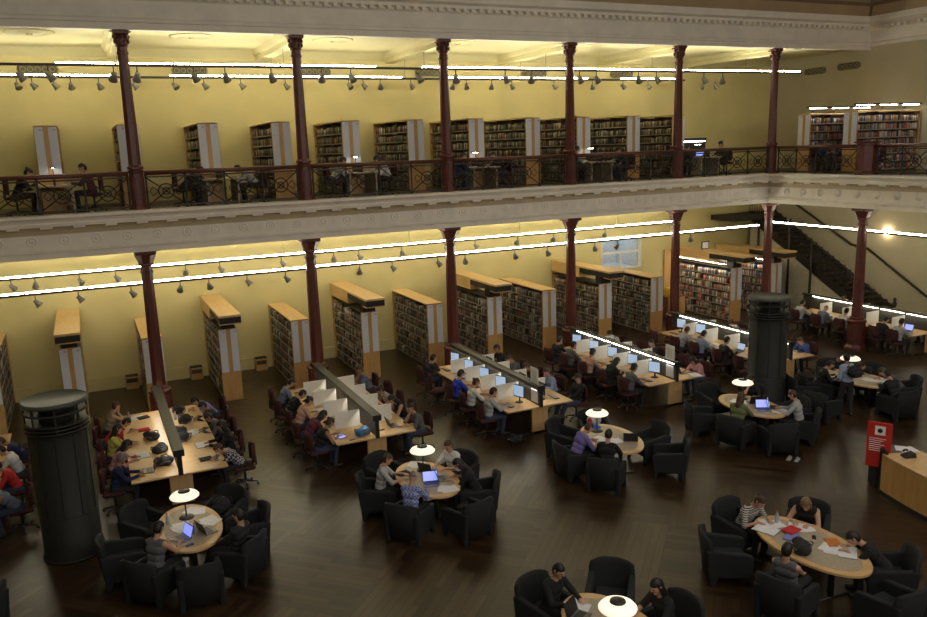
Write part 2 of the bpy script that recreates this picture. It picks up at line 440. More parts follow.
# ============================================================ COLUMNS
ORD = ['first', 'second', 'third', 'fourth', 'fifth', 'sixth', 'seventh', 'eighth', 'ninth', 'tenth', 'eleventh', 'twelfth']
def column(x, y, z0, z1, upper, label, name='column'):
    t = thing(name, label, 'column', (x, y, z0), 0, 'cast iron columns')
    H = z1-z0
    p = MB(); w = .31 if not upper else .19
    p.lathe([(w*1.22, 0), (w*1.22, .10), (w*1.08, .16), (w, .20), (w, .98), (w*1.06, 1.0), (w*1.1, 1.06), (w*.9, 1.1)], 8, smooth=False, ph=R(22.5))
    for i in range(8):
        a = i*R(45)
        T = Matrix.Rotation(a, 4, 'Z')
        p.box((w*.925, 0, .59), (.03, w*.5, .62), T=T, bev=.01)
    p.build('pedestal', M['col'], t)
    s = MB(); r0 = .19 if not upper else .17; r1 = .155 if not upper else .135
    s.lathe([(r0*1.3, 1.1), (r0*1.3, 1.15), (r0, 1.2), (r0*.98, 1.5), (r1, H-.62), (r1*1.15, H-.60), (r1*1.15, H-.55), (r1, H-.52), (r1, H-.40)], 8, smooth=False, ph=R(22.5))
    s.build('shaft', M['col'], t)
    c = MB()
    if upper:
        c.lathe([(r1, H-.42), (r1*1.25, H-.40), (r1*1.2, H-.34), (r1*1.25, H-.2), (r1*1.3, H-.12)], 12)
        for i in range(8):
            a = R(45)*i; 
            c.sphere((r1*1.3*math.cos(a), r1*1.3*math.sin(a), H-.16), (.05, .05, .06), 8)
            c.sphere((r1*1.3*math.cos(a+R(22.5)), r1*1.3*math.sin(a+R(22.5)), H-.28), (.04, .04, .07), 8)
        c.box((0, 0, H-.055), (.40, .40, .11), bev=.02)
    else:
        c.lathe([(r1, H-.42), (r1*1.35, H-.38), (r1*1.3, H-.34), (r1*1.5, H-.26), (r1*1.85, H-.14), (r1*1.95, H-.10)], 8, smooth=False, ph=R(22.5))
        c.box((0, 0, H-.05), (.56, .56, .10), bev=.02)
    c.build('capital', M['col'], t)
    return t
for i in range(6):
    lab = ['dark red iron column below the gallery, at the leftmost long desk', 'dark red column rising behind the desk with unlit white dividers', 'dark red column at the head of the middle computer desk', 'dark red column at the head of the farther computer desk',
           'dark red column in front of the brightly lit shelves', 'dark red column under the gallery corner, behind right dark kiosk'][i]
    column(i*S, 0, 0, 5.0, False, lab)
column(XG, -4.2464, 0, 5.0, False, 'rightmost lower dark red column, standing before the staircase')
for i in range(6):
    column(i*S, 0, ZU, 10.75, True, ['leftmost', 'second from left', 'third from left', 'fourth from left', 'fifth from left', 'rightmost'][i]+' dark red column on the upper gallery edge')
t = thing('railing_pedestal', 'short dark red pedestal in the right upper railing, without a column', 'pedestal', (XG, -4.2464, ZU))
p = MB(); p.lathe([(.40, 0), (.40, .1), (.34, .16), (.34, 1.0), (.38, 1.03), (.38, 1.08), (.3, 1.1)], 8, smooth=False, ph=R(22.5)); p.build('pedestal_body', M['col'], t)
p = MB(); p.box((0, 0, 1.12), (.62, .62, .05), bev=.01); p.build('pedestal_cap', M['handrail'], t)

# ============================================================ RAILINGS
def railing(p0, p1, n, label):
    p0 = Vector(p0); p1 = Vector(p1); d = p1-p0; L = d.length; rz = math.atan2(d.y, d.x)
    t = thing('balcony_railing', label, 'railing', p0, rz, 'gallery railings')
    a = MB(); a.prism([(-.06, .93), (.06, .93), (.085, .98), (.07, 1.03), (0, 1.05), (-.07, 1.03), (-.085, .98)], 'x', 0, L, smooth=True); a.build('handrail', M['handrail'], t)
    a = MB(); a.span(0, L, -.02, .02, .08, .12); a.build('bottom_rail', M['iron'], t)
    a = MB(); a.span(0, L, -.02, .02, .86, .90); a.build('top_rail', M['iron'], t)
    w = L/n
    for i in range(n+1):
        q = MB(); x = min(max(i*w, .03), L-.03)
        q.lathe([(.05, 0), (.05, .05), (.026, .09), (.026, .45), (.04, .48), (.026, .51), (.026, .88), (.04, .93)], 8, c=(x, 0, 0)); q.build('baluster_post', M['iron'], t)
    for i in range(n):
        q = MB(); x0 = i*w+.04; x1 = (i+1)*w-.04; xm = (x0+x1)/2; zm = .49
        for u, v in (((x0, .12), (x1, .86)), ((x0, .86), (x1, .12))): q.rod((u[0], 0, u[1]), (v[0], 0, v[1]), .017, n=6)
        for (r, k) in ((.20, 16), (.09, 12)):
            pts = [(xm+r*math.cos(2*PI*j/k), 0, zm+r*math.sin(2*PI*j/k)) for j in range(k+1)]
            q.tube(pts, .016, 6)
        q.sphere((xm, 0, zm), (.04, .03, .04), 8)
        for s_ in (-1, 1): q.tube([(xm+s_*.20, 0, zm), (xm+s_*.34, 0, zm+.12), (xm+s_*.42, 0, zm)], .010, 6); q.tube([(xm+s_*.20, 0, zm), (xm+s_*.34, 0, zm-.12), (xm+s_*.42, 0, zm)], .010, 6)
        q.build('scroll_panel', M['iron'], t)
YRL = -.05
for i in range(-1, 5):
    lab = ['ornate iron railing left of the leftmost upper column', 'ornate iron railing between the first and second upper columns', 'ornate iron railing between the second and third upper columns',
           'ornate iron railing between the third and fourth upper columns', 'ornate iron railing between the fourth and fifth upper columns', 'ornate iron railing between the last two upper columns'][i+1]
    railing((i*S+(.2 if i >= 0 else 0), YRL, ZU), ((i+1)*S-.2, YRL, ZU), 4, lab)
railing((XG, -.33, ZU), (XG, -4.2464+.36, ZU), 4, 'ornate railing of the right gallery, left of the short pedestal')
railing((XG, -4.2464-.36, ZU), (XG, -8.4, ZU), 4, 'ornate railing of the right gallery, right of the short pedestal')

# ============================================================ BOOKCASES
BK = []   # (x0,x1,y0,y1,z0,z1,colour) for the shared mesh of remaining books
BIND = [] # individually built books
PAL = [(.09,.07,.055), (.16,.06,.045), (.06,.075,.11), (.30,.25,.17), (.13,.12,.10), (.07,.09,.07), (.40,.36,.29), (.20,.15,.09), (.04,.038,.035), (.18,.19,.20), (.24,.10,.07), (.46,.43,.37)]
PALB = [(.62,.60,.55), (.55,.14,.09), (.52,.45,.36), (.12,.10,.20), (.50,.46,.40), (.34,.18,.08), (.10,.14,.22), (.45,.20,.14), (.20,.10,.06), (.55,.50,.45), (.25,.05,.05), (.09,.07,.06), (.36,.30,.16)]  # colourful spines, raised in tone: part of the shelf lighting sits in these colours
def shelf_books(face, u0, u1, zs, pal, ind=False, pitch=.31, fill=1.):
    # face: ('x', X, s) = spines on plane x=X facing s ; ('y', Y, s)
    ax, pl, sg = face
    for z in zs:
        u = u0
        while u < u1-.05:
            w = random.uniform(.022, .055); h = random.uniform(.165, .225)
            if random.random() < .035: u += random.uniform(.05, .16)
            if random.random() < .02: u += random.uniform(.1, .3)*(1.6-fill)
            if u+w > u1: break
            d = random.uniform(.14, .20)
            c = random.choice(pal); k = random.uniform(.7, 1.35); c = (min(c[0]*k, 1), min(c[1]*k, 1), min(c[2]*k, 1))
            front = pl-sg*random.uniform(.01, .035)
            a, bb = sorted((front, front-sg*d))
            rec = (a, bb, u, u+w, z, z+h, c) if ax == 'x' else (u, u+w, a, bb, z, z+h, c)
            (BIND if ind and len(BIND) < 300 else BK).append(rec)
            u += w+.003
def bookcase(x, y0, y1, z0, H, canopy, label, group, pal=PAL, sides=(-1,), orient=0, ind=False, lit=False, name='bookcase'):
    """case running along +Y from y0 (end panel) to y1, centred on x; orient 1 = runs along +X"""
    W = .27; L = y1-y0
    t = thing(name, label, 'bookcase', (x, y0, z0), 0 if not orient else -PI/2, group)
    # local frame: runs along +Y, end panel at y=0
    b = MB(); b.span(-.012, .012, .04, L-.05, .05, H-.05); b.span(-W, W, .04, L-.03, 0, .07); b.build('divider_board', M['shelf'], t)
    b = MB(); b.span(-W-.02, W+.02, 0, .045, 0, H, bev=.006); b.build('end_panel', M['case'], t)
    b = MB(); b.span(-W-(.75 if ind else .02), W+.02, L-.05, L, 0, H+(.5 if canopy else 0)-.0, bev=.006); b.build('back_end_panel', M['case'], t)
    if canopy:
        b = MB(); b.span(-W, W, .04, L-.05, H-.03, H); b.build('shelf_top', M['shelf'], t)
        HT = H+.55
        b = MB(); b.span(-W-.06, W+.06, -.72, L, HT-.07, HT, bev=.008); b.span(-W-.05, W+.05, 1.3, L-.05, H+.10, HT-.07)
        b.build('canopy_top', M['casetop'], t)
        b = MB(); b.span(-W-.045, W+.045, -.70, 1.3, HT-.26, HT-.07, bev=.01); b.build('canopy_light_box', M['black'], t)
        b = MB(); b.span(-W-.05, W+.05, -.71, -.3, HT-.29, HT-.26); b.build('canopy_rim', M['case'], t)
        b = MB(); b.span(-W+.06, W-.06, -.02, .35, H, HT-.26); b.build('canopy_bracket', M['black'], t)
    else:
        b = MB(); b.span(-W-.02, W+.02, 0, L, H-.03, H+.02, bev=.006); b.build('case_top', M['casetop'], t)
    ns = 7; pz = (H-.16)/ns
    for k in range(ns):
        z = .09+k*pz
        b = MB(); b.span(-W, W, .045, L-.05, z-.025, z, 0)
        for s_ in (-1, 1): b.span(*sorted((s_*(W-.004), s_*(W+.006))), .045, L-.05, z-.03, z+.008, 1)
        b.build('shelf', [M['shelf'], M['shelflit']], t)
    for k in range(1, 3):
        b = MB(); yy = L*k/3.; b.span(-W+.02, W-.02, yy-.012, yy+.012, .07, H-.03); b.build('upright', M['shelf'], t)
    # notice sheets
    for s_ in (-1, 1):
        b = MB(); xc = s_*.17; b.span(xc-.105, xc+.105, -.012, -.001, .92, H-.03); ns_ = b.build('notice_sheet', M['sheet'], t)
        q = MB(); q.span(xc-.0, xc+.08, -.0145, -.012, H-.10, H-.085); q.span(xc+.01, xc+.08, -.0145, -.012, H-.125, H-.115); q.build('printed_lines', M['print'], ns_)
    for s_ in sides:
        zs = [z0+.09+k*pz for k in range(ns)]
        for k in range(3):
            a = .07+(L-.12)*k/3.; c = .05+(L-.12)*(k+1)/3.
            if not orient: shelf_books(('x', x+s_*W, s_), y0+a, y0+c, zs[::-1], pal, ind)
            else: shelf_books(('y', y0-s_*W*-1 if False else y0+s_*W, s_), x+a, x+c, zs[::-1], pal, ind)
    return t
low = [(-4.28, 0, 'plain bookcase cut by the left edge of the photo'), (-2.18, 1, 'canopied bookcase behind the left dark kiosk'), (.02, 0, 'plain bookcase half hidden by the leftmost lower column'), (2.2, 1, 'canopied bookcase right of the leftmost lower column'),
       (4.43, 0, 'plain bookcase just left of the second lower column'), (6.75, 1, 'canopied bookcase right of the second lower column'), (9.1, 0, 'plain bookcase just left of the third lower column'), (11.4, 1, 'canopied bookcase right of the third lower column'),
       (13.65, 0, 'plain bookcase between the third and fourth lower columns'), (16.12, 1, 'canopied bookcase right of the fourth lower column'), (18.55, 0, 'plain bookcase in front of the office window'),
       (22.62, 1, 'brightly lit canopied bookcase with colourful books'), (24.85, 1, 'rearmost canopied bookcase beside the staircase')]
for x, cn, lab in low:
    bright = x > 20
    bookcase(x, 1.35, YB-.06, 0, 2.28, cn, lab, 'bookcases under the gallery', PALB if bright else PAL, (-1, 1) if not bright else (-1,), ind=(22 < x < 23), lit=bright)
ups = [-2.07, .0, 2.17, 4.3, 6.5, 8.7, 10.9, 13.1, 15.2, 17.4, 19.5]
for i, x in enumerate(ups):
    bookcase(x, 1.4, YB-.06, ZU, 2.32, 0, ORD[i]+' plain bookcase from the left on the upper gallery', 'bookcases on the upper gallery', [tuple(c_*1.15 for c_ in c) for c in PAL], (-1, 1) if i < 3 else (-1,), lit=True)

def case_x(x0, yc, label):   # upper right cases, running along +X, end panel facing -X
    t = bookcase(x0, yc, yc+XR-.1-x0, ZU, 2.2, 0, label, 'bookcases on the right upper gallery', PALB, (), orient=1, lit=True)
    zs = [ZU+.09+k*(2.2-.16)/7 for k in range(7)]; L = XR-.1-x0
    for k in range(3): shelf_books(('y', yc-.27, -1), x0+.07+(L-.12)*k/3, x0+.05+(L-.12)*(k+1)/3, zs, PALB)
    # lamp strip on arms above the shelves
    return t
# local +Y must map to +X: rotation -90 deg about Z
case_x(24.2, -.30, 'lit upper bookcase left of the one nearest the right edge')
case_x(24.2, -2.40, 'lit upper bookcase nearest the right edge of the photo')
for j, (yc, lab) in enumerate(((-.62, 'slim shelf light above the left one of the lit upper bookcases'), (-2.72, 'slim shelf light above the lit upper bookcase nearest right edge'))):
    t = thing('shelf_light', lab, 'light', (24.0, yc, ZU+2.42))
    b = MB(); b.span(0, 3.5, -.05, .05, 0, .05); b.build('light_housing', M['dark'], t)
    for k in range(3): b = MB(); b.span(.1+k*1.2, .95+k*1.2, -.055, .0, -.025, 0); b.build('light_tube', M['strip'], t)
    for k in range(3): b = MB(); b.rod((.4+k*1.2, 0, 0), (.4+k*1.2, .22, -.2), .012); b.build('arm', M['dark'], t)
# strip lights inside the canopies of the two bright lower cases
for x, lab in ((22.62, 'hidden shelf light along the brightly lit bookcase'), (24.85, 'hidden shelf light along the rearmost bookcase')):
    t = thing('shelf_light', lab, 'light', (x-.42, 1.5, 2.42))
    b = MB(); b.span(-.03, .03, 0, 3.1, .012, .03); b.build('light_housing', M['black'], t)
    b = MB(); b.span(-.018, .018, .05, 3.05, 0, .012); b.build('light_tube', M['tube'], t)
    b = MB(); b.rod((0, .3, .02), (.12, .3, .04), .01); b.rod((0, 2.8, .02), (.12, 2.8, .04), .01); b.build('arm', M['black'], t)

# ---- books
def box_arrays(recs):
    n = len(recs); a = np.array([r[:6] for r in recs]); x0, x1, y0, y1, z0, z1 = a.T
    v = np.empty((n, 8, 3))
    for i, (p, q, r_) in enumerate(((x0, y0, z0), (x1, y0, z0), (x1, y1, z0), (x0, y1, z0), (x0, y0, z1), (x1, y0, z1), (x1, y1, z1), (x0, y1, z1))): v[:, i, 0], v[:, i, 1], v[:, i, 2] = p, q, r_
    F = np.array([(3, 2, 1, 0), (4, 5, 6, 7), (0, 1, 5, 4), (1, 2, 6, 5), (2, 3, 7, 6), (3, 0, 4, 7)])
    f = (F[None]+np.arange(n)[:, None, None]*8).reshape(-1, 4)
    return v.reshape(-1, 3), f, np.repeat(np.array([r[6] for r in recs]), 24, axis=0)
def book_mesh(name, recs):
    v, f, c = box_arrays(recs)
    me = bpy.data.meshes.new(name)
    me.vertices.add(len(v)); me.vertices.foreach_set('co', v.ravel())
    me.loops.add(f.size); me.loops.foreach_set('vertex_index', f.ravel().astype(np.int32))
    me.polygons.add(len(f)); me.polygons.foreach_set('loop_start', np.arange(0, f.size, 4, dtype=np.int32)); me.polygons.foreach_set('loop_total', np.full(len(f), 4, dtype=np.int32))
    ca = me.color_attributes.new('Col', 'FLOAT_COLOR', 'CORNER')
    ca.data.foreach_set('color', np.c_[c, np.ones(len(c))].ravel().astype(np.float32))
    me.materials.append(M['book']); me.update(); me.validate()
    return me
o = link('shelved_books', book_mesh('shelved_books', BK))
tag(o, 'rows of shelved books filling all the other bookcases on both levels', 'books', kind='stuff')
for r in BIND:
    x, y, z = (r[0]+r[1])/2, (r[2]+r[3])/2, r[4]
    me = book_mesh('book', [(r[0]-x, r[1]-x, r[2]-y, r[3]-y, 0, r[5]-z, r[6])])
    o = link('book', me, None, (x, y, z))
    tag(o, 'upright book on a shelf of the brightly lit canopied bookcase', 'book', 'books in the brightly lit bookcase')

# ============================================================ GALLERY LIGHTS
def light_run(name, p0, axis, L, label, seg=1.5, tube=True, gaps=(), drop=.9):
    t = thing(name, label, 'light', p0, 0 if axis == 'x' else -PI/2)
    b = MB(); b.span(0, L, -.05, .05, -.10, -.035); b.build('housing', M['iron'], t)
    n = int(L/seg)
    for i in range(n):
        if i in gaps: continue
        b = MB(); b.span(i*seg+.03, (i+1)*seg-.03, -.03, .03, -.035, .002); b.build('fluorescent_tube', M['tube'], t)
    for i in range(0, n+1, 3):
        b = MB(); b.rod((i*seg+.1, 0, -.02), (i*seg+.1, 0, drop), .006, n=5); b.build('suspension_rod', M['iron'], t)
    return t
light_run('linear_light', (-4.6, .7, 4.06), 'x', 27.7, 'nearer continuous fluorescent light line under the gallery', drop=1.25, seg=1.5385)
light_run('linear_light', (-4.6, 3.2, 4.20), 'x', 25.6, 'rear continuous fluorescent light line under the gallery', drop=1.1)
light_run('linear_light', (23.9, 1.0, 4.12), 'y', 12.0, 'fluorescent light line crossing in front of the staircase', drop=1.2)
light_run('linear_light', (-4.6, .75, 10.02), 'x', 29.65, 'nearer fluorescent track light on the upper gallery', seg=1.48, gaps=(1, 8), drop=.45)
light_run('linear_light', (-4.6, 2.9, 9.90), 'x', 25.6, 'rear fluorescent track light on the upper gallery', gaps=(3, 9, 14), drop=.55)
b = MB()
T_ = Matrix.Rotation(R(35), 4, 'Y')
spot = thing('spotlight', '', 'spotlight')
b.rod((0, 0, 0), (0, 0, -.12), .012); b.build('stem', M['iron'], spot)
b = MB(); b.lathe([(.03, -.05), (.055, -.04), (.06, .02), (.10, .14), (.095, .15)], 12, T=Matrix.Translation((0, 0, -.17)) @ Matrix.Rotation(R(140), 4, 'Y')); b.build('lamp_housing', M['spotm'], spot)
b = MB(); b.lathe([(.07, .145), (.02, .15)], 10, T=Matrix.Translation((0, 0, -.17)) @ Matrix.Rotation(R(140), 4, 'Y')); b.build('lens', M['silver'], spot)
PS = Proto(spot)
def spots(xs, y, z, what, grp):
    cnt = {}
    for x in xs:
        k = int(math.floor(x/S)); cnt.setdefault(k, []).append(x)
    for k, l in cnt.items():
        for j, x in enumerate(l):
            ps = (['only'], ['left', 'right'], ['left', 'middle', 'right'], ['left', 'second', 'third', 'right'], ['left', 'second', 'middle', 'fourth', 'right'], ['left', 'second', 'third', 'fourth', 'fifth', 'right'])[len(l)-1][j]
            bay = 'left-edge bay' if k < 0 else ORD[k]+' bay between columns'
            sp_ = PS.place((x, y, z), random.uniform(-2.6, .3)+PI/2, ('%s spotlight on the %s, %s' % (ps, what, bay)), grp); sp_.scale = (1.25,)*3 if (y < 1 and z > 6) else (1.,)*3
spots([-2.49, -1.81, -.23, .36, 1.83, 2.69, 3.99, 5.5, 6.4, 8.6, 9.9, 11.7, 12.7, 14.6, 15.3, 17.1, 17.9, 20.1, 21.0], 0.75, 9.92, 'nearer upper light track', 'spotlights on the nearer upper track')
spots([-2.67, -2.29, -1.74, -1.3, -.56, .39, 1.52, 2.39, 3.5, 4.9, 5.4, 7.0, 7.5, 8.1, 9.2, 10.8, 11.3, 12.3, 13.1, 14.9, 15.5, 16.6, 18.0, 19.2, 22.0, 22.6], 2.9, 9.80, 'rear upper light track', 'spotlights on the rear upper track')
spots([-2.82, -1.77, -.42, .9, 1.7, 2.8, 3.95, 6.3, 7.4, 9.0, 10.0, 11.9, 13.2, 15.2, 16.2, 18.8, 19.6], 0.7, 3.96, 'nearer light line under the gallery', 'spotlights on the nearer lower light line')
spots([-3.54, -2.91, -1.72, -.71, 1.35, 2.4, 4.4, 6.2, 7.1, 8.7, 10.4, 11.6, 13.4, 15.0, 17.4], 3.2, 4.10, 'rear light line under the gallery', 'spotlights on the rear lower light line')
# vents and roses
def vent(loc, rz, label):
    t = thing('wall_vent', label, 'vent', loc, rz, 'oval scrollwork vents')
    b = MB(); n = 12; w, h = .42, .13
    pts = [(w*math.copysign(1, math.cos(a))-.0+h*math.cos(a) if True else 0, h*math.sin(a)) for a in [2*PI*i/24 for i in range(24)]]
    b.prism(pts, 'y', -.03, 0); b.build('backplate', M['ventb'], t)
    g = MB()
    ring = [(x, -.04, z) for x, z in pts]+[(pts[0][0], -.04, pts[0][1])]; g.tube(ring, .018, 6)
    for k in range(5):
        xc = -.4+k*.2; g.tube([(xc+.075*math.cos(a), -.04, .075*math.sin(a)) for a in [2*PI*i/10 for i in range(11)]], .014, 6)
    g.build('scroll_grille', M['ventm'], t)
for i, x in enumerate((-2.15, 2.25, 6.4, 10.7, 15.15, 19.3)): vent((x, YB-.01, 10.22), 0, 'oval scrollwork vent high on the back wall, %s from left' % ORD[i])
vent((XR-.01, 2.4, 10.2), -PI/2, 'left oval vent high on the right wall'); vent((XR-.01, .7, 10.24), -PI/2, 'right oval vent high on the right wall')
for i, x in enumerate((-2.15, 1.95, 6.1, 10.3, 14.8)):
    t = thing('ceiling_rose', 'flat round ceiling rose, %s from left above the upper gallery' % ORD[i], 'ceiling rose', (x, 1.4, ZC), 0, 'ceiling roses')
    b = MB(); b.lathe([(.62, 0), (.62, -.03), (.5, -.045), (.48, -.03), (.3, -.03), (.28, -.05), (.1, -.05)], 24); b.build('plaster_disc', M['ceil'], t)
    b = MB(); b.lathe([(.09, -.045), (.07, -.09), (.02, -.1)], 12); b.build('boss', M['ceil'], t)
# wall lamps
for loc, lab in (((XR-.14, -1.58, 3.62), 'glowing globe lamp on the wall beside the staircase'), ((21.5, YB-.16, 7.5), 'small glowing wall lamp beyond the upper gallery notice board')):
    t = thing('globe_lamp', lab, 'lamp', loc)
    b = MB(); b.sphere((0, 0, 0), (.13, .13, .13), 14); b.build('globe', M['bulb'] if 'stair' in lab else M['bulb'], t)
    b = MB(); b.rod((0, 0, 0), (.14, 0, 0) if 'stair' in lab else (0, .16, 0), .04); b.build('bracket', M['iron'], t)

# ============================================================ STAIRS
t = thing('staircase', 'dark iron and timber staircase climbing leftward along the right wall', 'staircase', (XS, -3.0, 0))
RUN = .30; RISE = RUN*.55
nst = 25
for i in range(nst):
    b = MB(); z = (i+1)*RISE; y = i*RUN
    b.span(.05, XR-XS-.06, y-.03, y+RUN, z-.045, z, bev=.008); b.span(.05, XR-XS-.06, y, y+.025, z-RISE, z-.045)
    b.build('tread', M['stair'], t)
for xx in (0, XR-XS-.09):
    b = MB(); pts = [(-.1, 0)]+[(-.02, .12)]
    for i in range(nst): pts += [(i*RUN-.02, (i+1)*RISE+.07), ((i+1)*RUN-.02, (i+1)*RISE+.07)]
    pts += [(nst*RUN, nst*RISE-.28), (.5, 0)]
    b.prism(pts, 'x', xx, xx+.05); b.build('stringer', M['stair'], t)
b = MB(); b.span(-2.0, -.01, 6.3, 3.0+YB-.05, nst*RISE-.22, nst*RISE); b.span(0, XR-XS-.05, nst*RUN, 3.0+YB-.05, nst*RISE-.2, nst*RISE); b.build('landing', M['stair'], t)
b = MB()
b.tube([(.03, -.1, 1.0), (.03, .25, 1.12), (.03, .6, 1.35), (.03, nst*RUN, nst*RISE+1.0)], .035); b.build('handrail', M['iron'], t)
for i in range(nst):
    b = MB(); y = i*RUN+.12; z = (i+1)*RISE
    b.rod((.03, y, z), (.03, y, y*.55+1.02), .012, n=6); b.rod((.03, y+.14, z), (.03, y+.14, (y+.14)*.55+1.02), .012, n=6)
    if i % 2 == 0: b.tube([(.03, y+.08+.09*math.cos(a), z+.42+.09*math.sin(a)) for a in [2*PI*k/10 for k in range(11)]], .009, 5)
    b.build('baluster', M['iron'], t)
b = MB(); b.lathe([(.08, 0), (.08, .12), (.05, .16), (.045, .95), (.08, 1.0), (.09, 1.1), (.05, 1.16), (.07, 1.24), (.03, 1.32)], 10, c=(.03, -.15, 0)); b.build('newel_post', M['iron'], t)
tw = thing('wall_handrail', 'long dark handrail fixed to the wall above the stairs', 'handrail', (XR-.1, -3.6, 0))
b = MB(); b.tube([(0, -.2, 1.1), (0, 2.8, 2.85), (0, 3.6, 2.95), (0, 8.0, 5.2)], .05); b.build('rail', M['iron'], tw)
for y, z in ((.4, 1.45), (2.0, 2.38), (3.4, 2.93), (5.0, 3.66), (6.5, 4.43)): b = MB(); b.tube([(0, y, z-.03), (.08, y, z-.12)], .02); b.build('rail_bracket', M['iron'], tw)
for i, (y, h) in enumerate(((3.72, 4.25), (1.95, 4.0), (.75, 3.05))):
    t = thing('stair_post', ['leftmost', 'middle', 'rightmost'][i]+' tall slim dark post standing under the stairs', 'post', (XS-.12, y, 0), 0, 'posts under the stairs')
    b = MB(); b.rod((0, 0, .08), (0, 0, h), .05); b.build('pole', M['iron'], t)
    b = MB(); b.lathe([(.09, 0), (.09, .05), (.05, .08)], 10); b.build('foot', M['iron'], t)

# ============================================================ DESKS
DY0, DY1 = -6.0, -.95
SEATY = [-5.48, -4.45, -3.42, -2.4, -1.4]
def desk(xc, label, dividers, bright, notice=False, xp=0.):
    t = thing('reading_desk', label, 'desk', (xc, DY0, 0), 0, 'long double-sided reading desks'); L = DY1-DY0
    for s_ in (-1, 1):
        b = MB(); b.span(*sorted((s_*.02, s_*1.0)), 0, L, .70, .74, bev=.008); b.build('desktop', M['birch'], t)
    for y in (.06, L/2, L-.12):
        b = MB(); b.span(-.24, .24, y, y+.06, 0, .70, bev=.005); b.build('panel_leg', M['birchleg'], t)
        b = MB(); b.span(-.75, .75, y-.0, y+.06, 0, .05); b.build('foot_bar', M['dark'], t)
    b = MB(); b.span(-.03, .03, .02, L+.5, .74, 1.24); b.build('centre_screen', M['screenf'], t)
    b = MB(); b.span(-.085, .085, 0, L+.55, 1.24, 1.29, bev=.01); b.build('light_cap', M['cap'], t)
    lip = 0 if bright else (.075 if not notice else .05)
    if lip:
        for s_ in (-1, 1): b = MB(); b.span(*sorted((s_*.10, s_*.112)), 0, L+.55, 1.285-.045-lip, 1.285); b.build('cap_lip', M['cap'], t)
        b = MB(); b.span(-.112, .112, 0, L+.55, 1.285, 1.295); b.build('cap_cover', M['cap'], t)
    b = MB(); b.span(-.05, .05, -.02, .02, .72, 1.25); b.span(-.112, .112, -.03, 0, 1.15, 1.295); b.build('screen_end', M['dark'], t)
    for s_ in (-1, 1):
        for k in range(5):
            b = MB(); y = SEATY[k]-DY0; b.span(*(sorted((s_*.07, s_*.094)) if bright else sorted((s_*.045, s_*.075))), y-.46, y+.46, 1.205 if not bright else 1.229, 1.24); b.build('strip_light', M['strip'], t)
        if not bright: b = MB(); b.span(*sorted((s_*.045, s_*.075)), L-.05, L+.5, 1.205, 1.24); b.build('strip_light', M['strip'], t)
    if dividers:
        for s_ in (-1, 1):
            for k in range(4):
                y = (SEATY[k]+SEATY[k+1])/2-DY0
                b = MB(); b.span(*sorted((s_*.10, s_*.74)), y-.014, y+.014, .745, 1.17, bev=.004); b.build('divider_panel', M['divider'], t)
    if notice:
        b = MB(); b.span(-.02, .0, .12, .5, 1.05, 1.72); b.span(-.02, 0, .12, .2, .74, 1.05); nb_ = b.build('notice_board', M['divider'], t)
        b = MB(); b.span(-.055, -.035, .1, .42, .80, 1.14); b.build('notice_sheet', M['sheet'], t)
        for s_ in (0,):
            q = MB(); 
            for k in range(5): q.span(-.0235, -.0205, .18+.02*(k % 2), .42, 1.6-k*.06, 1.612-k*.06)
            q.build('printed_lines', M['print'], nb_)
    return t
DC = [-4.67, -.12, 4.38, 8.92, 13.42, 17.85, 24.5]
DN = ['desk at the left edge', 'bag-strewn open desk', 'desk with unlit dividers', 'middle computer desk', 'farther computer desk', 'desk behind right kiosk', 'desk below the stairs']
desk(DC[0], 'long desk mostly cut off by the left edge of the photo', False, False)
desk(DC[1], 'long open desk strewn with bags and books, without dividers', False, False)
desk(DC[2], 'long desk with white dividers and no monitors', True, False)
desk(DC[3], 'divided desk with five monitors, nearest of its kind to the centre', True, False, True)
desk(DC[4], 'divided desk with bright strip light, right of the centre', True, True, True)
desk(DC[5], 'divided desk running behind the right dark kiosk', True, True)
desk(DC[6], 'divided desk under the stairs at the far right', True, True)

# ============================================================ CHAIRS
def make_swivel():
    t = thing('swivel_chair', '', 'chair')
    b = MB(); b.box((0, 0, .455), (.46, .47, .08), bev=.03); b.build('seat', M['maroon'], t)
    b = MB()
    n = 7; vs = []; fs = []
    for i in range(n+1):
        a = -1+2*i/n
        for z, k in ((.56, .19), (.66, .235), (.85, .235), (.96, .17)):
            for dx in (0, -.055): vs.append((-.22+dx+.05*a*a*1.4, a*k, z))
    for i in range(n):
        for j in range(3):
            p = i*8+j*2; q = p+8
            fs += [(p, p+2, q+2, q), (p+1, q+1, q+3, p+3)]
        p = i*8; q = p+8; fs += [(p, q, q+1, p+1), (p+6, p+7, q+7, q+6)]
    for i, fl in ((0, 1), (n, -1)):
        p = i*8
        for j in range(3): f = (p+j*2, p+j*2+1, p+j*2+3, p+j*2+2); fs.append(f if fl > 0 else f[::-1])
    b.add(vs, fs, 0, True); b.build('backrest', M['maroon'], t)
    b = MB(); b.tube([(-.1, 0, .41), (-.27, 0, .45), (-.27, 0, .66)], .02); b.build('back_bar', M['dark'], t)
    b = MB(); b.rod((0, 0, .09), (0, 0, .43), .028); b.lathe([(.10, .40), (.10, .42)], 10); b.build('gas_post', M['dark'], t)
    b = MB()
    for i in range(5):
        a = 2*PI*i/5+.3; b.rod((0, 0, .11), (.28*math.cos(a), .28*math.sin(a), .075), .025, .014, 6)
    sb_ = b.build('star_base', M['dark'], t)
    for i in range(5):
        a = 2*PI*i/5+.3; b = MB(); b.rod((.28*math.cos(a)-.02*math.sin(a), .28*math.sin(a)+.02*math.cos(a), .028), (.28*math.cos(a)+.02*math.sin(a), .28*math.sin(a)-.02*math.cos(a), .028), .028, n=8); b.build('castor', M['dark'], sb_)
    return Proto(t)
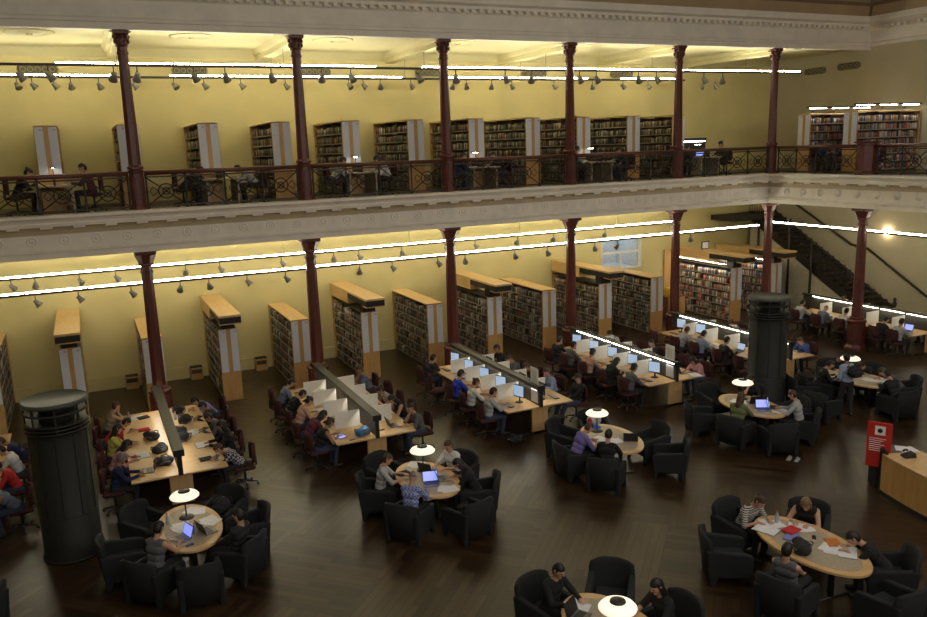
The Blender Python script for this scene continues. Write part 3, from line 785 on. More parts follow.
def make_tub():
    t = thing('tub_armchair', '', 'armchair')
    def bevel(o, w=.025, n=2):
        m = o.modifiers.new('bevel', 'BEVEL'); m.width = w; m.segments = n; m.limit_method = 'ANGLE'; m.angle_limit = R(40); return o
    # back: a panel gently curved in plan, leaning and flaring backwards
    n = 8; prof = [(.12, -.30, .0), (.45, -.33, .02), (.78, -.395, .035), (.86, -.41, .02), (.875, -.44, 0), (.85, -.48, .02), (.45, -.43, .02), (.12, -.385, 0)]
    vs = []; fs = []; k = len(prof)
    for i in range(n+1):
        a = -1+2*i/n
        for z, x, w in prof: vs.append((x+.10*a*a, a*(.335+w), z-(.05*abs(a)**4 if z > .6 else 0)))
    for i in range(n):
        for j in range(k): j2 = (j+1) % k; fs.append((i*k+j, i*k+j2, (i+1)*k+j2, (i+1)*k+j))
    fs.append(tuple(range(k))[::-1]); fs.append(tuple(n*k+j for j in range(k)))
    b = MB(); b.add(vs, fs, 0, True); b.build('backrest', M['tub'], t)
    side = [(.35, 0), (.29, 0), (.25, .16), (-.20, .16), (-.26, 0), (-.34, 0), (-.36, .30), (-.40, .64), (-.28, .66), (.0, .62), (.26, .60), (.36, .57), (.385, .50), (.36, .25)]
    for s_ in (-1, 1):
        b = MB(); b.prism(side, 'y', *sorted((s_*.275, s_*.375))); bevel(b.build('arm', M['tub'], t), .028)
    b = MB(); b.box((.02, 0, .355), (.62, .54, .16), bev=.045); b.build('seat_cushion', M['tub'], t)
    b = MB(); b.box((-.0, 0, .23), (.60, .54, .12), bev=.02); b.build('seat_base', M['tub'], t)
    return Proto(t)
P_SW = make_swivel(); P_TUB = make_tub()

# ============================================================ PEOPLE
def capsule(p0, p1, r0, r1, n=12):
    p0 = Vector(p0); p1 = Vector(p1); d = p1-p0; L = max(d.length, 1e-5)
    q = Vector((0, 0, 1)).rotation_difference(d.normalized()).to_matrix().to_4x4() if d.length > 1e-6 else Matrix.Identity(4)
    q.translation = p0
    prof = [(r0*math.sin(PI/2*k/4)+1e-4, -r0*math.cos(PI/2*k/4)) for k in range(5)]+[(r1*math.cos(PI/2*k/4)+1e-4, L+r1*math.sin(PI/2*k/4)) for k in range(5)]
    return prof, q
def ik(a, c, l1, l2, pole):
    a = Vector(a); c = Vector(c); d = c-a; D = min(d.length, (l1+l2)*.998); u = d.normalized(); c = a+u*D
    x = (l1*l1-l2*l2+D*D)/(2*D); h = math.sqrt(max(l1*l1-x*x, 0)); p = Vector(pole); p = (p-u*p.dot(u)).normalized()
    return a+u*x+p*h, c
def make_body(kind):
    P = dict(lean=12, pitch=22, yaw=0, handL=(.50, .13, .775), handR=(.50, -.13, .775), curl=.8)
    P.update({
        'typing': dict(),
        'reading': dict(lean=26, pitch=40, handL=(.52, .06, .775), handR=(.48, -.16, .775)),
        'chin': dict(lean=20, pitch=18, yaw=12, handR='chin'),
        'back': dict(lean=-14, pitch=18, handL=(.34, .12, .62), handR=(.34, -.10, .62)),
        'low': dict(lean=42, pitch=46, handL=(.60, .04, .78), handR=(.56, -.14, .78)),
        'stand': dict(lean=3, pitch=14, handL=(.20, .20, .95), handR=(.22, -.18, 1.0)),
    }[kind])
    pr = []   # (p0, p1, r0, r1, tag)
    cap = lambda p0, p1, r0, r1, t_: pr.append((Vector(p0), Vector(p1), r0, r1, t_))
    st = kind == 'stand'
    hip = Vector((0, 0, .90 if st else .50))
    lean = R(P['lean'])
    def sp(d, y=0, f=0): return hip+Vector((d*math.sin(lean)+f*math.cos(lean), y, d*math.cos(lean)-f*math.sin(lean)))
    for s_ in (-1, 1):
        h = hip+Vector((0, s_*.09, 0))
        if st: k = h+Vector((.03+.07*s_, s_*.01, -.42)); a = k+Vector((-.03+.03*s_, 0, -.40))
        elif kind == 'back': k = h+Vector((.44, s_*.04, .02)); a = Vector((.66, s_*.13, .09))
        else: k = h+Vector((.43, s_*.05, .01)); a = Vector((.38, s_*.13, .09))
        cap(h, k, .088, .060, 'trouser'); cap(k, a, .058, .040, 'trouser')
        a2 = Vector((a.x, a.y, .05)); cap(a+Vector((0, 0, -.03)), Vector((a.x-.03, a.y, .045)), .04, .038, 'shoe'); cap(Vector((a.x-.03, a.y, .042)), Vector((a.x+.15, a.y*1.1, .034)), .04, .032, 'shoe')
    cap(hip+Vector((0, -.07, 0)), hip+Vector((0, .07, 0)), .11, .11, 'trouser')
    cap(sp(.10, -.05), sp(.10, .05), .105, .105, 'shirt')
    cap(sp(.22, -.06), sp(.22, .06), .10, .10, 'shirt')
    cap(sp(.36, -.075), sp(.36, .075), .112, .112, 'shirt')
    cap(sp(.46, -.12), sp(.46, .12), .075, .075, 'shirt')
    neck = sp(.52); hc = sp(.52)+Vector((.10*math.sin(lean+R(P['pitch']*.4)), 0, .10*math.cos(lean+R(P['pitch']*.4))))
    pitch = R(P['pitch']); yaw = R(P['yaw'])
    Hm = Matrix.Rotation(yaw, 3, 'Z') @ Matrix.Rotation(pitch, 3, 'Y')
    head = hc+Hm @ Vector((.02, 0, .09))
    cap(sp(.48), hc+Hm @ Vector((.0, 0, .03)), .058, .050, 'skin')
    def hp(x, y, z): return head+Hm @ Vector((x, y, z))
    ell = [(head, (.098, .076, .115), 'skin')]
    cap(hp(.045, 0, -.075), hp(.055, 0, -.09), .045, .035, 'skin')              # jaw
    cap(hp(.088, 0, .02), hp(.112, 0, -.018), .011, .016, 'skin')               # nose
    cap(hp(.075, -.03, .03), hp(.075, .03, .03), .022, .022, 'skin')            # brow
    for s_ in (-1, 1): cap(hp(-.005, s_*.078, -.015), hp(-.008, s_*.084, .02), .013, .016, 'skin')
    # arms
    for s_, key in ((1, 'handL'), (-1, 'handR')):
        sh = sp(.46, s_*.175)
        tgt = P[key]
        if tgt == 'chin': tgt = tuple(hp(.07, s_*.03, -.15)); pole = Vector((.7, s_*.2, -1)) 
        else: pole = Vector((-.35, s_*.8, -.9))
        if st: pole = Vector((-1, s_*.3, -.3))
        el, wr = ik(sh, tgt, .29, .255, pole)
        cap(sh, el, .052, .041, 'upper'); cap(el, wr, .040, .027, 'fore')
        if P[key] == 'chin': fd = (hp(.03, s_*.05, -.02)-wr).normalized(); side = Vector((0, 1, 0)).cross(fd).normalized()*-1
        else:
            fd = Vector((.93, -s_*.25, -.10)).normalized(); side = Vector((-fd.y, fd.x, 0)).normalized()
        up = fd.cross(side).normalized()
        if up.z < 0 and P[key] != 'chin': up = -up
        palm = wr+fd*.055
        for w_ in (-.022, 0, .022): cap(wr+fd*.02+side*w_*.7, wr+fd*.085+side*w_, .017, .014, 'skin')
        for j, (w_, ln) in enumerate(((-.031, .062), (-.0105, .074), (.0105, .078), (.031, .068))):
            ln = ln if s_ > 0 else (.068, .078, .074, .062)[j]
            k0 = wr+fd*.088+side*w_; k1 = k0+(fd*.9-up*.25).normalized()*ln*.5+side*w_*.15; k2 = k1+(fd*.55-up*.75).normalized()*ln*.5
            cap(k0, k1, .0095, .0088, 'skin'); cap(k1, k2, .0088, .0080, 'skin')
        th = side*(-s_ if P[key] != 'chin' else -1)
        t0 = wr+fd*.03+th*.022; t1 = t0+(fd*.6+th*.8).normalized()*.035; cap(t0, t1, .0125, .011, 'skin'); cap(t1, t1+(fd*.95+th*.1-up*.2).normalized()*.03, .011, .0095, 'skin')
    b = MB()
    for p0, p1, r0, r1, _ in pr:
        prof, q = capsule(p0, p1, r0, r1, 12); b.lathe(prof, 12, T=q)
    for c_, rad, _ in ell: b.sphere(c_, rad, 20, rot=Hm)
    me = b.mesh('body', [M['skin']])
    o = bpy.data.objects.new('tmp', me); C.objects.link(o)
    md = o.modifiers.new('r', 'REMESH'); md.mode = 'VOXEL'; md.voxel_size = .0125; md.use_smooth_shade = True
    ms = o.modifiers.new('s', 'SMOOTH'); ms.iterations = 2; ms.factor = .45
    dg = bpy.context.evaluated_depsgraph_get(); dg.update()
    body = bpy.data.meshes.new_from_object(o.evaluated_get(dg)); body.name = 'person_body'
    bpy.data.objects.remove(o)
    # tags
    nf = len(body.polygons); cen = np.empty(nf*3); body.polygons.foreach_get('center', cen); cen = cen.reshape(-1, 3)
    best = np.full(nf, 1e9); tg = np.zeros(nf, int); names = ['skin', 'shirt', 'upper', 'fore', 'trouser', 'shoe']
    for p0, p1, r0, r1, t_ in pr:
        a = np.array(p0); d = np.array(p1-p0); L2 = max(d @ d, 1e-9); u = np.clip(((cen-a) @ d)/L2, 0, 1)
        dist = np.linalg.norm(cen-a-u[:, None]*d, axis=1)-(r0+(r1-r0)*u)
        k = dist < best; best[k] = dist[k]; tg[k] = names.index(t_)
    for c_, rad, t_ in ell:
        l = (cen-np.array(c_)) @ np.array(Hm); dist = (np.linalg.norm(l/np.array(rad), axis=1)-1)*.09
        k = dist < best; best[k] = dist[k]; tg[k] = names.index(t_)
    l = (cen-np.array(head)) @ np.array(Hm)
    # every body: skin everywhere, dark eyes and mouth
    mi = np.zeros(nf, np.int32)
    eye = (l[:, 0] > .05) & (((l[:, 1]-.032)**2+(l[:, 2]-.004)**2 < .013**2) | ((l[:, 1]+.032)**2+(l[:, 2]-.004)**2 < .013**2))
    mouth = (l[:, 0] > .05) & (abs(l[:, 1]) < .024) & (abs(l[:, 2]+.056) < .009)
    mi[eye | mouth] = 1
    body.materials.clear(); body.materials.append(M['skin']); body.materials.append(M['face'])
    body.polygons.foreach_set('material_index', mi); body.polygons.foreach_set('use_smooth', np.ones(nf, bool))
    nv = len(body.vertices); co = np.empty(nv*3); body.vertices.foreach_get('co', co); co = co.reshape(-1, 3)
    nr = np.empty(nv*3); body.vertices.foreach_get('normal', nr); nr = nr.reshape(-1, 3)
    polys = [tuple(p.vertices) for p in body.polygons]
    def shell(name, sel, off, mat):
        ids = np.nonzero(sel)[0]; used = {}; vs = []; fs = []
        for i in ids:
            f = []
            for v in polys[i]:
                if v not in used: used[v] = len(vs); vs.append(tuple(co[v]+nr[v]*off))
                f.append(used[v])
            fs.append(f)
        me = bpy.data.meshes.new(name); me.from_pydata(vs, [], fs); me.materials.append(mat)
        me.polygons.foreach_set('use_smooth', np.ones(len(fs), bool)); me.update(); return me
    T = lambda *n: np.isin(tg, [names.index(k) for k in n])
    wristcut = np.ones(nf, bool)
    out = dict(body=body, head=head, Hm=Hm,
        long=shell('shirt', T('shirt', 'upper', 'fore'), .011, M['cloth_grey']),
        short=shell('shirt', T('shirt') | (T('upper') & (True)), .011, M['cloth_grey']),
        tank=shell('shirt', T('shirt'), .009, M['cloth_grey']),
        trousers=shell('trousers', T('trouser'), .010, M['cloth_trousers']))
    dl = T('shoe') & (cen[:, 1] > 0); dr = T('shoe') & (cen[:, 1] <= 0)
    out['shoeL'] = shell('shoe', dl, .006, M['shoe']); out['shoeR'] = shell('shoe', dr, .006, M['shoe'])
    out['neck'] = neck
    return out
BODY = {k: make_body(k) for k in ('typing', 'reading', 'chin', 'back', 'low', 'stand')}

def hair_mesh(style):
    b = MB(); n = 24; k = 16; vs = []; fs = []
    big = {'short': 1.10, 'long': 1.15, 'bun': 1.10, 'bald': 1.03, 'cap': 1.14}[style]
    for j in range(1, k):
        t_ = PI*j/k
        for i in range(n):
            a = 2*PI*i/n; d = Vector((math.sin(t_)*math.cos(a), math.sin(t_)*math.sin(a), -math.cos(t_)))
            f = big+.02*math.sin(5*a+3*t_)
            line = .35 if d.x > .3 else (-.1 if d.x > -.1 else -.75)
            if style == 'bald': line = max(line, -.1 if d.x < -.2 else .9); f = 1.02 if d.z < .2 and d.z > line else .93
            elif d.z < line: f = .86
            vs.append((d.x*.098*f-.004, d.y*.078*f, d.z*.117*f+.004))
    for q in (-1, 1): vs.append((0, 0, q*.117*(big if q > 0 and style != 'bald' else .86)))
    B = len(vs)
    for j in range(k-2):
        for i in range(n): i2 = (i+1) % n; fs.append((j*n+i, j*n+i2, (j+1)*n+i2, (j+1)*n+i))
    for i in range(n): i2 = (i+1) % n; fs.append((B-2, i2, i)); fs.append((B-1, (k-2)*n+i, (k-2)*n+i2))
    b.add(vs, fs, 0, True)
    if style == 'long':
        b.sphere((-.055, 0, -.09), (.055, .088, .15), 14); b.sphere((-.075, 0, -.20), (.045, .085, .11), 12)
        for s_ in (-1, 1): b.sphere((-.01, s_*.078, -.07), (.04, .02, .12), 10)
    if style == 'bun': b.sphere((-.095, 0, .075), (.042, .042, .04), 12)
    if style == 'cap': b.lathe([(.10, 0), (.10, .012)], 16, c=(.075, 0, .045), sy=.8)
    return b.mesh('hair', M['hair_black'])
HAIR = {k: hair_mesh(k) for k in ('short', 'long', 'bun', 'bald', 'cap')}
NPEOPLE = 0
def person(x, y, deg, pose, hair, hcol, top, sleeve, label, z=0., legs='trousers', skin='skin', group=None, dz=0.):
    B = BODY[pose]
    t = thing('person', label, 'person', (x, y, z), R(deg), group)
    o = link('person_body', B['body'], t); 
    if skin != 'skin': setmat(o, [M[skin]])
    o = link('shirt', B[sleeve], t); setmat(o, [M['cloth_'+top]])
    o = link('trousers', B['trousers'], t)
    if legs != 'trousers': setmat(o, [M['cloth_'+legs]])
    link('shoe', B['shoeL'], t); link('shoe', B['shoeR'], t)
    o = link('hair', HAIR[hair], t, tuple(B['head'])); o.rotation_euler = B['Hm'].to_euler()
    if hcol != 'black': setmat(o, [M['hair_'+hcol]])
    return t

SEAT = ['front', 'second', 'middle', 'fourth', 'rear']
def place_txt(d, side, k): return '%s %s seat, %s' % (SEAT[k], 'left' if side < 0 else 'right', DN[d])
# (desk, side, seat, pose, hair, haircolour, top, sleeve, look)
PP = [
 (1,-1,0,'typing','short','grey','navy','long','person in navy jumper at a laptop'), (1,-1,1,'reading','long','black','pink','long','long-haired person in pink top writing'), (1,-1,2,'typing','long','black','yellow','short','person in yellow top'), (1,-1,3,'low','short','black','red','short','person in red top bent over'), (1,-1,4,'chin','bun','brown','tan','tank','person in sleeveless tan top, hand to face'),
 (1,1,0,'low','short','brown','bwplaid','long','person in black and white check shirt'), (1,1,1,'typing','long','black','black','long','dark-haired person in black jacket'), (1,1,2,'reading','short','black','grey','long','person in grey jumper'), (1,1,3,'reading','short','black','dark','long','person in dark top'), (1,1,4,'low','short','black','lilac','short','person in lilac shirt'),
 (2,-1,0,'reading','bun','brown','black','tank','person in sleeveless black top'), (2,-1,1,'low','long','black','maroon','long','person in maroon top'), (2,-1,2,'reading','bun','black','peach','tank','person in peach top'), (2,-1,3,'low','short','black','black','long','person in black top'), (2,-1,4,'reading','short','black','bluegrey','short','person in blue-grey shirt'),
 (2,1,0,'chin','short','black','grey','short','person in grey T-shirt, hand to chin'), (2,1,1,'reading','long','black','black','tank','long-haired person in sleeveless black top'), (2,1,2,'reading','bun','black','palegrey','tank','person in pale sleeveless top'), (2,1,4,'chin','short','brown','bluegrey','short','person in blue-grey T-shirt'),
 (3,-1,0,'typing','short','black','palegrey','long','person in pale grey shirt'), (3,-1,1,'typing','bun','brown','white','short','person in white T-shirt'), (3,-1,2,'typing','cap','black','blue','short','person in bright blue top and dark cap'), (3,-1,4,'chin','short','black','dark','long','person in dark top with bare desk beside'),
 (3,1,0,'back','cap','black','black','long','person in black leaning back'), (3,1,1,'chin','short','brown','lightblue','long','person in light blue shirt, hand to face'), (3,1,2,'reading','short','black','dark','long','person in dark top'), (3,1,3,'reading','bun','brown','grey','long','person in grey top'), (3,1,4,'typing','short','black','dark','long','short-haired person in dark shirt'),
 (4,-1,0,'typing','bun','black','grey','short','person in grey top'), (4,-1,1,'reading','long','black','black','long','long-haired person in black'), (4,-1,2,'typing','bun','black','peach','short','person in peach top'), (4,-1,3,'typing','short','black','grey','short','person in grey T-shirt'), (4,-1,4,'chin','short','black','dark','long','person in dark jacket'),
 (4,1,0,'reading','long','black','pink','short','person in pink top'), (4,1,2,'typing','short','black','suit','long','person in dark suit'), (4,1,3,'low','short','brown','bwplaid','long','person in checked shirt'), (4,1,4,'reading','short','black','palegrey','short','person in pale top'),
 (5,-1,1,'typing','short','black','dark','long','person in dark top at a laptop'), (5,-1,2,'typing','short','black','lightblue','long','person in light blue shirt'), (5,-1,3,'reading','short','brown','palegrey','short','person in pale grey T-shirt'),
 (5,1,0,'reading','short','brown','midblue','long','person in blue top'), (5,1,3,'reading','bun','brown','tan','short','person in tan top'),
 (6,-1,0,'typing','short','black','palegrey','long','person in pale shirt at a blue laptop'), (6,-1,1,'reading','short','black','dark','long','person in dark top'), (6,-1,2,'typing','short','black','white','long','person in white shirt'), (6,-1,3,'reading','bald','grey','bluegrey','long','balding person in blue-grey shirt'), (6,-1,4,'typing','short','black','palegrey','long','person in pale shirt'),
 (6,1,0,'reading','short','black','palegrey','long','person in pale top'), (6,1,1,'low','long','brown','tan','short','brown-haired person in tan top'), (6,1,4,'typing','short','black','dark','long','person in dark top'),
 (0,1,0,'low','long','blond','bluegrey','tank','fair-haired person in sleeveless denim top'), (0,1,1,'reading','short','black','red','long','person in red jacket'), (0,1,2,'reading','short','black','white','short','person in white T-shirt'), (0,1,3,'low','short','brown','navy','long','person in navy top'),
]
taken = set()
for d, sd, k, pose, hr, hc, top, sl, look in PP:
    taken.add((d, sd, k))
    off = {'low': 1.40, 'reading': 1.34, 'typing': 1.32, 'chin': 1.34, 'back': 1.38}[pose]
    x = DC[d]+sd*off; y = SEATY[k]+(random.uniform(-.06, .06) if d != 6 else (-.12, -.42, 0, 0, 0)[k]); a = (0 if sd < 0 else 180)+random.uniform(-8, 8)
    person(x, y, a, pose, hr, hc, top, sl, '%s, %s' % (look, place_txt(d, sd, k)), legs=random.choice(['trousers', 'jeans', 'trousers']), skin=random.choice(['skin', 'skin', 'skin2']))
    P_SW.place((x-sd*-.02, y, 0), R(a), 'maroon swivel chair, occupied, %s' % place_txt(d, sd, k), 'swivel chairs at the long desks')
for d, sd, k in ((5, -1, 4), (5, -1, 0), (2, 1, 3), (3, -1, 3), (4, 1, 1), (0, 1, 4), (5, 1, 1)):
    P_SW.place((DC[d]+sd*1.42, SEATY[k], 0), R(random.uniform(-25, 25)+(0 if sd < 0 else 180)), 'empty maroon swivel chair, %s' % place_txt(d, sd, k), 'swivel chairs at the long desks')
PERSON_UP = 1

# ============================================================ SMALL OBJECT PROTOTYPES
def proto(name, cat, parts):
    t = thing(name, '', cat)
    last = {}
    for nm, mb, mats in parts:
        par = {'keyboard': 'laptop_base', 'screen': 'lid' if 'lid' in last else 'bezel', 'stand_base': 'stand', 'keys': 'keyboard_case', 'phone_screen': 'phone_case', 'tablet_screen': 'tablet_case', 'front_pocket': 'bag_body'}.get(nm)
        last[nm] = mb.build(nm, mats, last[par] if par else t)
    return Proto(t)
def mk(f):
    b = MB(); f(b); return b
RX = lambda a: Matrix.Rotation(a, 4, 'Y')
def laptop(screen):
    T = Matrix.Translation((.11, 0, .018)) @ RX(R(18))
    base = MB(); base.box((0, 0, .010), (.23, .33, .018), bev=.004)
    keys = MB(); keys.box((.02, 0, .0205), (.12, .28, .003))
    lid = MB(); lid.box((.006, 0, .115), (.010, .33, .225), T=T, bev=.003)
    scr = MB(); scr.box((-.0005, 0, .117), (.003, .30, .19), T=T)
    return proto('laptop', 'laptop', [('laptop_base', base, M['laptop']), ('keyboard', keys, M['dark']), ('lid', lid, M['dark']), ('screen', scr, screen)])
P_LAP = laptop(M['bluescreen']); P_LAPD = laptop(M['dark']); P_LAPS = laptop(M['skyscreen'])
def monitor():
    f = MB(); f.box((0, 0, .31), (.035, .37, .34), bev=.008)
    s_ = MB(); s_.box((-.0185, 0, .315), (.004, .33, .29))
    st = MB(); st.rod((.02, 0, .01), (.02, 0, .2), .02); ba = MB(); ba.lathe([(.11, 0), (.11, .012), (.04, .02)], 16)
    return proto('monitor', 'monitor', [('bezel', f, M['dark']), ('screen', s_, M['skyscreen']), ('stand', st, M['dark']), ('stand_base', ba, M['dark'])])
P_MON = monitor()
def keyboard():
    a = MB(); a.box((0, 0, .01), (.14, .42, .02), bev=.004); k = MB(); k.box((0, 0, .022), (.11, .39, .006), bev=.002)
    return proto('keyboard', 'keyboard', [('keyboard_case', a, M['dark']), ('keys', k, M['laptop'])])
P_KEY = keyboard()
def openbook():
    a = MB(); a.prism([(-.2, .004), (-.2, .012), (-.1, .022), (0, .010), (.1, .022), (.2, .012), (.2, .004)], 'x', -.14, .14); c = MB(); c.box((0, 0, .002), (.29, .42, .004))
    return proto('open_book', 'book', [('pages', a, M['paper']), ('cover', c, M['dark'])])
P_BOOK = openbook()
def papers():
    a = MB()
    for i, (x, y, r_) in enumerate(((0, 0, .1), (.04, .08, -.15), (-.02, -.12, .35))): a.box((x, y, .002+i*.0025), (.297, .21, .002), T=Matrix.Rotation(r_, 4, 'Z'))
    t = a.build('loose_papers', M['paper']); tag(t, 'x', 'papers'); return Proto(t)
P_PAP = papers()
def backpack(mat):
    a = MB(); a.sphere((0, 0, .17), (.15, .2, .17), 14); a.sphere((.08, 0, .13), (.1, .16, .12), 12)
    s_ = MB()
    for q in (-1, 1): s_.tube([(-.10, q*.1, .30), (-.19, q*.11, .24), (-.19, q*.11, .10), (-.12, q*.1, .04)], .014, 6)
    s_.tube([(0, -.04, .335), (0, 0, .37), (0, .04, .335)], .012, 6)
    p = MB(); p.box((.155, 0, .12), (.05, .22, .14), bev=.02)
    return proto('backpack', 'bag', [('bag_body', a, mat), ('strap', s_, M['dark']), ('front_pocket', p, mat)])
P_BAG = backpack(M['cloth_dark'])
def slouched(mat):
    a = MB(); a.sphere((0, 0, .09), (.20, .15, .10), 14); a.sphere((.10, .06, .12), (.10, .11, .08), 12); a.sphere((-.12, -.03, .10), (.10, .12, .09), 12); a.box((0, 0, .06), (.34, .22, .12), bev=.03)
    s_ = MB(); s_.tube([(-.18, .08, .1), (-.1, .18, .13), (.05, .19, .06), (.18, .12, .02), (.2, 0, .06)], .014, 6); s_.tube([(-.1, -.12, .15), (0, -.17, .19), (.1, -.12, .16)], .012, 6)
    p = MB(); p.box((0, -.125, .09), (.18, .05, .09), bev=.02)
    return proto('shoulder_bag', 'bag', [('bag_body', a, mat), ('strap', s_, M['cloth_grey']), ('front_pocket', p, M['cloth_grey'])])
P_SL = slouched(M['cloth_dark']); P_SLB = slouched(paint('blue_bag_nylon', (.03, .16, .36), .6))
def bottle():
    a = MB(); a.lathe([(.032, 0), (.034, .02), (.032, .14), (.014, .18), (.013, .2)], 12); c = MB(); c.lathe([(.016, .198), (.016, .225)], 10)
    return proto('water_bottle', 'bottle', [('bottle_body', a, M['bottle']), ('cap', c, M['orange'])])
P_BOT = bottle()
def closed(mat, nm, cat, d=(.28, .21, .03)):
    a = MB(); a.box((0, 0, d[2]/2), d, bev=.004); p = MB(); p.box((.003, 0, d[2]/2), (d[0]-.002, d[1]-.006, d[2]*.7))
    return proto(nm, cat, [('cover', a, mat), ('page_block', p, M['paper'])])
P_RED = closed(M['cloth_red'], 'folder', 'folder'); P_PUR = closed(M['cloth_lilac'], 'notebook', 'notebook'); P_DKB = closed(M['cloth_dark'], 'closed_book', 'book')
def phone():
    a = MB(); a.box((0, 0, .006), (.14, .07, .012), bev=.003); s_ = MB(); s_.box((0, 0, .0125), (.12, .06, .002))
    return proto('mobile_phone', 'phone', [('phone_case', a, M['dark']), ('phone_screen', s_, M['darkmetal'])])
P_PH = phone()
def tablet():
    a = MB(); a.box((0, 0, .006), (.20, .26, .012), bev=.003); s_ = MB(); s_.box((0, 0, .0125), (.18, .23, .002))
    return proto('tablet', 'tablet', [('tablet_case', a, M['dark']), ('tablet_screen', s_, M['bluescreen'])])
P_TAB = tablet()
ZT = .742
def at_seat(P, d, sd, k, dx, dy, label, rot=0., z=ZT):
    # dx = distance from desk centre line toward the sitter
    P.place((DC[d]+sd*dx, SEATY[k]+dy, z), (0 if sd < 0 else PI)+rot, label+', '+place_txt(d, sd, k))
# monitors and keyboards
for d, ks in ((3, (0, 1, 2, 3, 4)), (4, (0, 1, 2, 3, 4)), (5, (3, 4))):
    for k in ks:
        if True:
            at_seat(P_MON, d, -1, k, .32, .08, 'monitor with pale blue screen', random.uniform(.3, .5)); at_seat(P_KEY, d, -1, k, .70, -.02, 'dark keyboard')
for d, ks in ((3, (0, 1, 3)), (4, (1, 3))):
    for k in ks: at_seat(P_MON, d, 1, k, .32, 0, 'dark-backed monitor'); at_seat(P_KEY, d, 1, k, .70, 0, 'dark keyboard')
laps = [(1,-1,0,'dark'), (1,-1,1,None), (2,1,0,'dark'), (5,-1,1,'sky'), (6,-1,0,'blue'), (4,1,0,'sky'), (2,-1,4,'blue')]
for d, sd, k, c in laps:
    if c: at_seat({'dark': P_LAPD, 'sky': P_LAPS, 'blue': P_LAP}[c], d, sd, k, .62, .05, {'dark': 'dark open laptop', 'sky': 'laptop with pale blue screen', 'blue': 'laptop with bright blue screen'}[c])
for d, sd, k in ((1,-1,1), (1,-1,4), (1,1,1), (1,1,2), (2,-1,1), (2,-1,2), (2,1,1), (0,1,0), (0,1,2), (0,1,3), (5,-1,2), (6,-1,1), (6,-1,2), (6,1,0), (5,1,0), (3,1,2), (4,1,2), (6,-1,3), (3,-1,3), (4,1,0)):
    at_seat(P_PAP if (d+k) % 2 else P_BOOK, d, sd, k, .66 if (d, sd, k) != (4, 1, 0) else .8, .08 if (d, sd, k) != (4, 1, 0) else -.35, 'loose white papers' if (d+k) % 2 else 'open book', random.uniform(-.4, .4))
for d, sd, k, dx, dy in ((1,-1,2,.38,.1), (1,-1,1,.28,.1), (1,-1,0,.28,.25), (1,1,4,.42,-.1), (1,1,3,.5,0), (1,1,2,.25,.15), (1,1,2,.3,-.35)):
    at_seat(P_SL, d, sd, k, dx, dy, 'black bag dumped on desk' if dy != -.35 else 'second black bag, nearer the front', random.uniform(0, 3))
at_seat(P_RED, 1, -1, 3, .5, -.1, 'red folder', .1); at_seat(P_DKB, 1, -1, 4, .45, -.05, 'dark closed case', .3); at_seat(P_DKB, 1, 1, 0, .6, .1, 'dark closed book', .1)
at_seat(P_BOT, 1, -1, 4, .8, .05, 'green bottle'); at_seat(P_BOT, 1, 1, 3, .3, .35, 'clear water bottle'); at_seat(P_BOT, 1, 1, 4, .2, -.35, 'clear water bottle'); at_seat(P_BOT, 2, -1, 1, .85, -.3, 'small water bottle')
at_seat(P_SLB, 2, -1, 0, .26, -.2, 'bright blue bag', .4); at_seat(P_PH, 2, -1, 0, .6, -.4, 'dark phone', .2); at_seat(P_TAB, 2, -1, 0, .78, -.05, 'blue-lit tablet', .4)
at_seat(P_PH, 2, 1, 0, .25, -.1, 'small dark phone', .2)
P_SL.place((8.0, -6.25, 0), 1.2, 'dark bag on the floor at the near end of the middle computer desk')
t = thing('waste_bin', 'black waste bin beside the panel leg of the middle computer desk', 'bin', (9.45, -6.0, 0))
b = MB(); b.lathe([(.13, 0), (.17, .34), (.18, .36), (.16, .36)], 16); b.build('bin_body', M['wastebin'], t); b = MB(); b.tube([(.175*math.cos(2*PI*i/16), .175*math.sin(2*PI*i/16), .36) for i in range(17)], .01, 6); b.build('rim', M['dark'], t)

# ============================================================ LAMP TABLES
def oval(rx, ry, n=40, e=1.25): return [(rx*math.copysign(abs(math.cos(a))**(2/(2*e)), math.cos(a)), ry*math.copysign(abs(math.sin(a))**(2/(2*e)), math.sin(a))) for a in [2*PI*i/n for i in range(n)]]
def oval_table(x, y, rx, ry, rz, label):
    t = thing('oval_table', label, 'table', (x, y, 0), rz, 'oval reading tables')
    b = MB(); b.prism(oval(rx, ry, e=1.0), 'z', .70, .738); b.build('tabletop', M['birch'], t)
    b = MB(); b.prism(oval(rx-.13, ry-.16, e=1.0), 'z', .738, .742); b.build('grey_inlay', M['grey_top'], t)
    for s_ in (-1, 1):
        b = MB(); b.lathe([(.05, .03), (.05, .70)], 12, c=(0, s_*ry*.42, 0)); b.build('pillar_leg', M['darkmetal'], t)
        b = MB(); b.box((0, s_*ry*.42, .02), (.72, .09, .04), bev=.01); b.build('foot', M['darkmetal'], t)
    return t
def table_lamp(x, y, z, label, s_=1.):
    t = thing('table_lamp', label, 'lamp', (x, y, z), 0, 'white domed table lamps')
    b = MB(); b.lathe([(.14, 0), (.14, .015), (.05, .03), (.02, .04)], 24); b.build('base', M['dark'], t)
    b = MB(); b.rod((0, 0, .03), (0, 0, .43), .014); b.build('stem', M['darkmetal'], t)
    b = MB(); b.lathe([(.265, .43), (.27, .445), (.235, .485), (.17, .515), (.11, .53), (.105, .525), (.16, .505), (.225, .472), (.255, .44)], 32); sh_ = b.build('shade', M['shade'], t)
    b = MB(); b.lathe([(.11, .40), (.13, .43), (.04, .435)], 24); b.build('inner_reflector', M['shade'], t)
    b = MB(); b.lathe([(.115, .525), (.11, .545), (.03, .55)], 24); b.build('top_cap', M['darkmetal'], sh_)
    b = MB(); b.sphere((0, 0, .475), (.035, .035, .03), 10); b.build('bulb', M['bulb'], t)
    return t
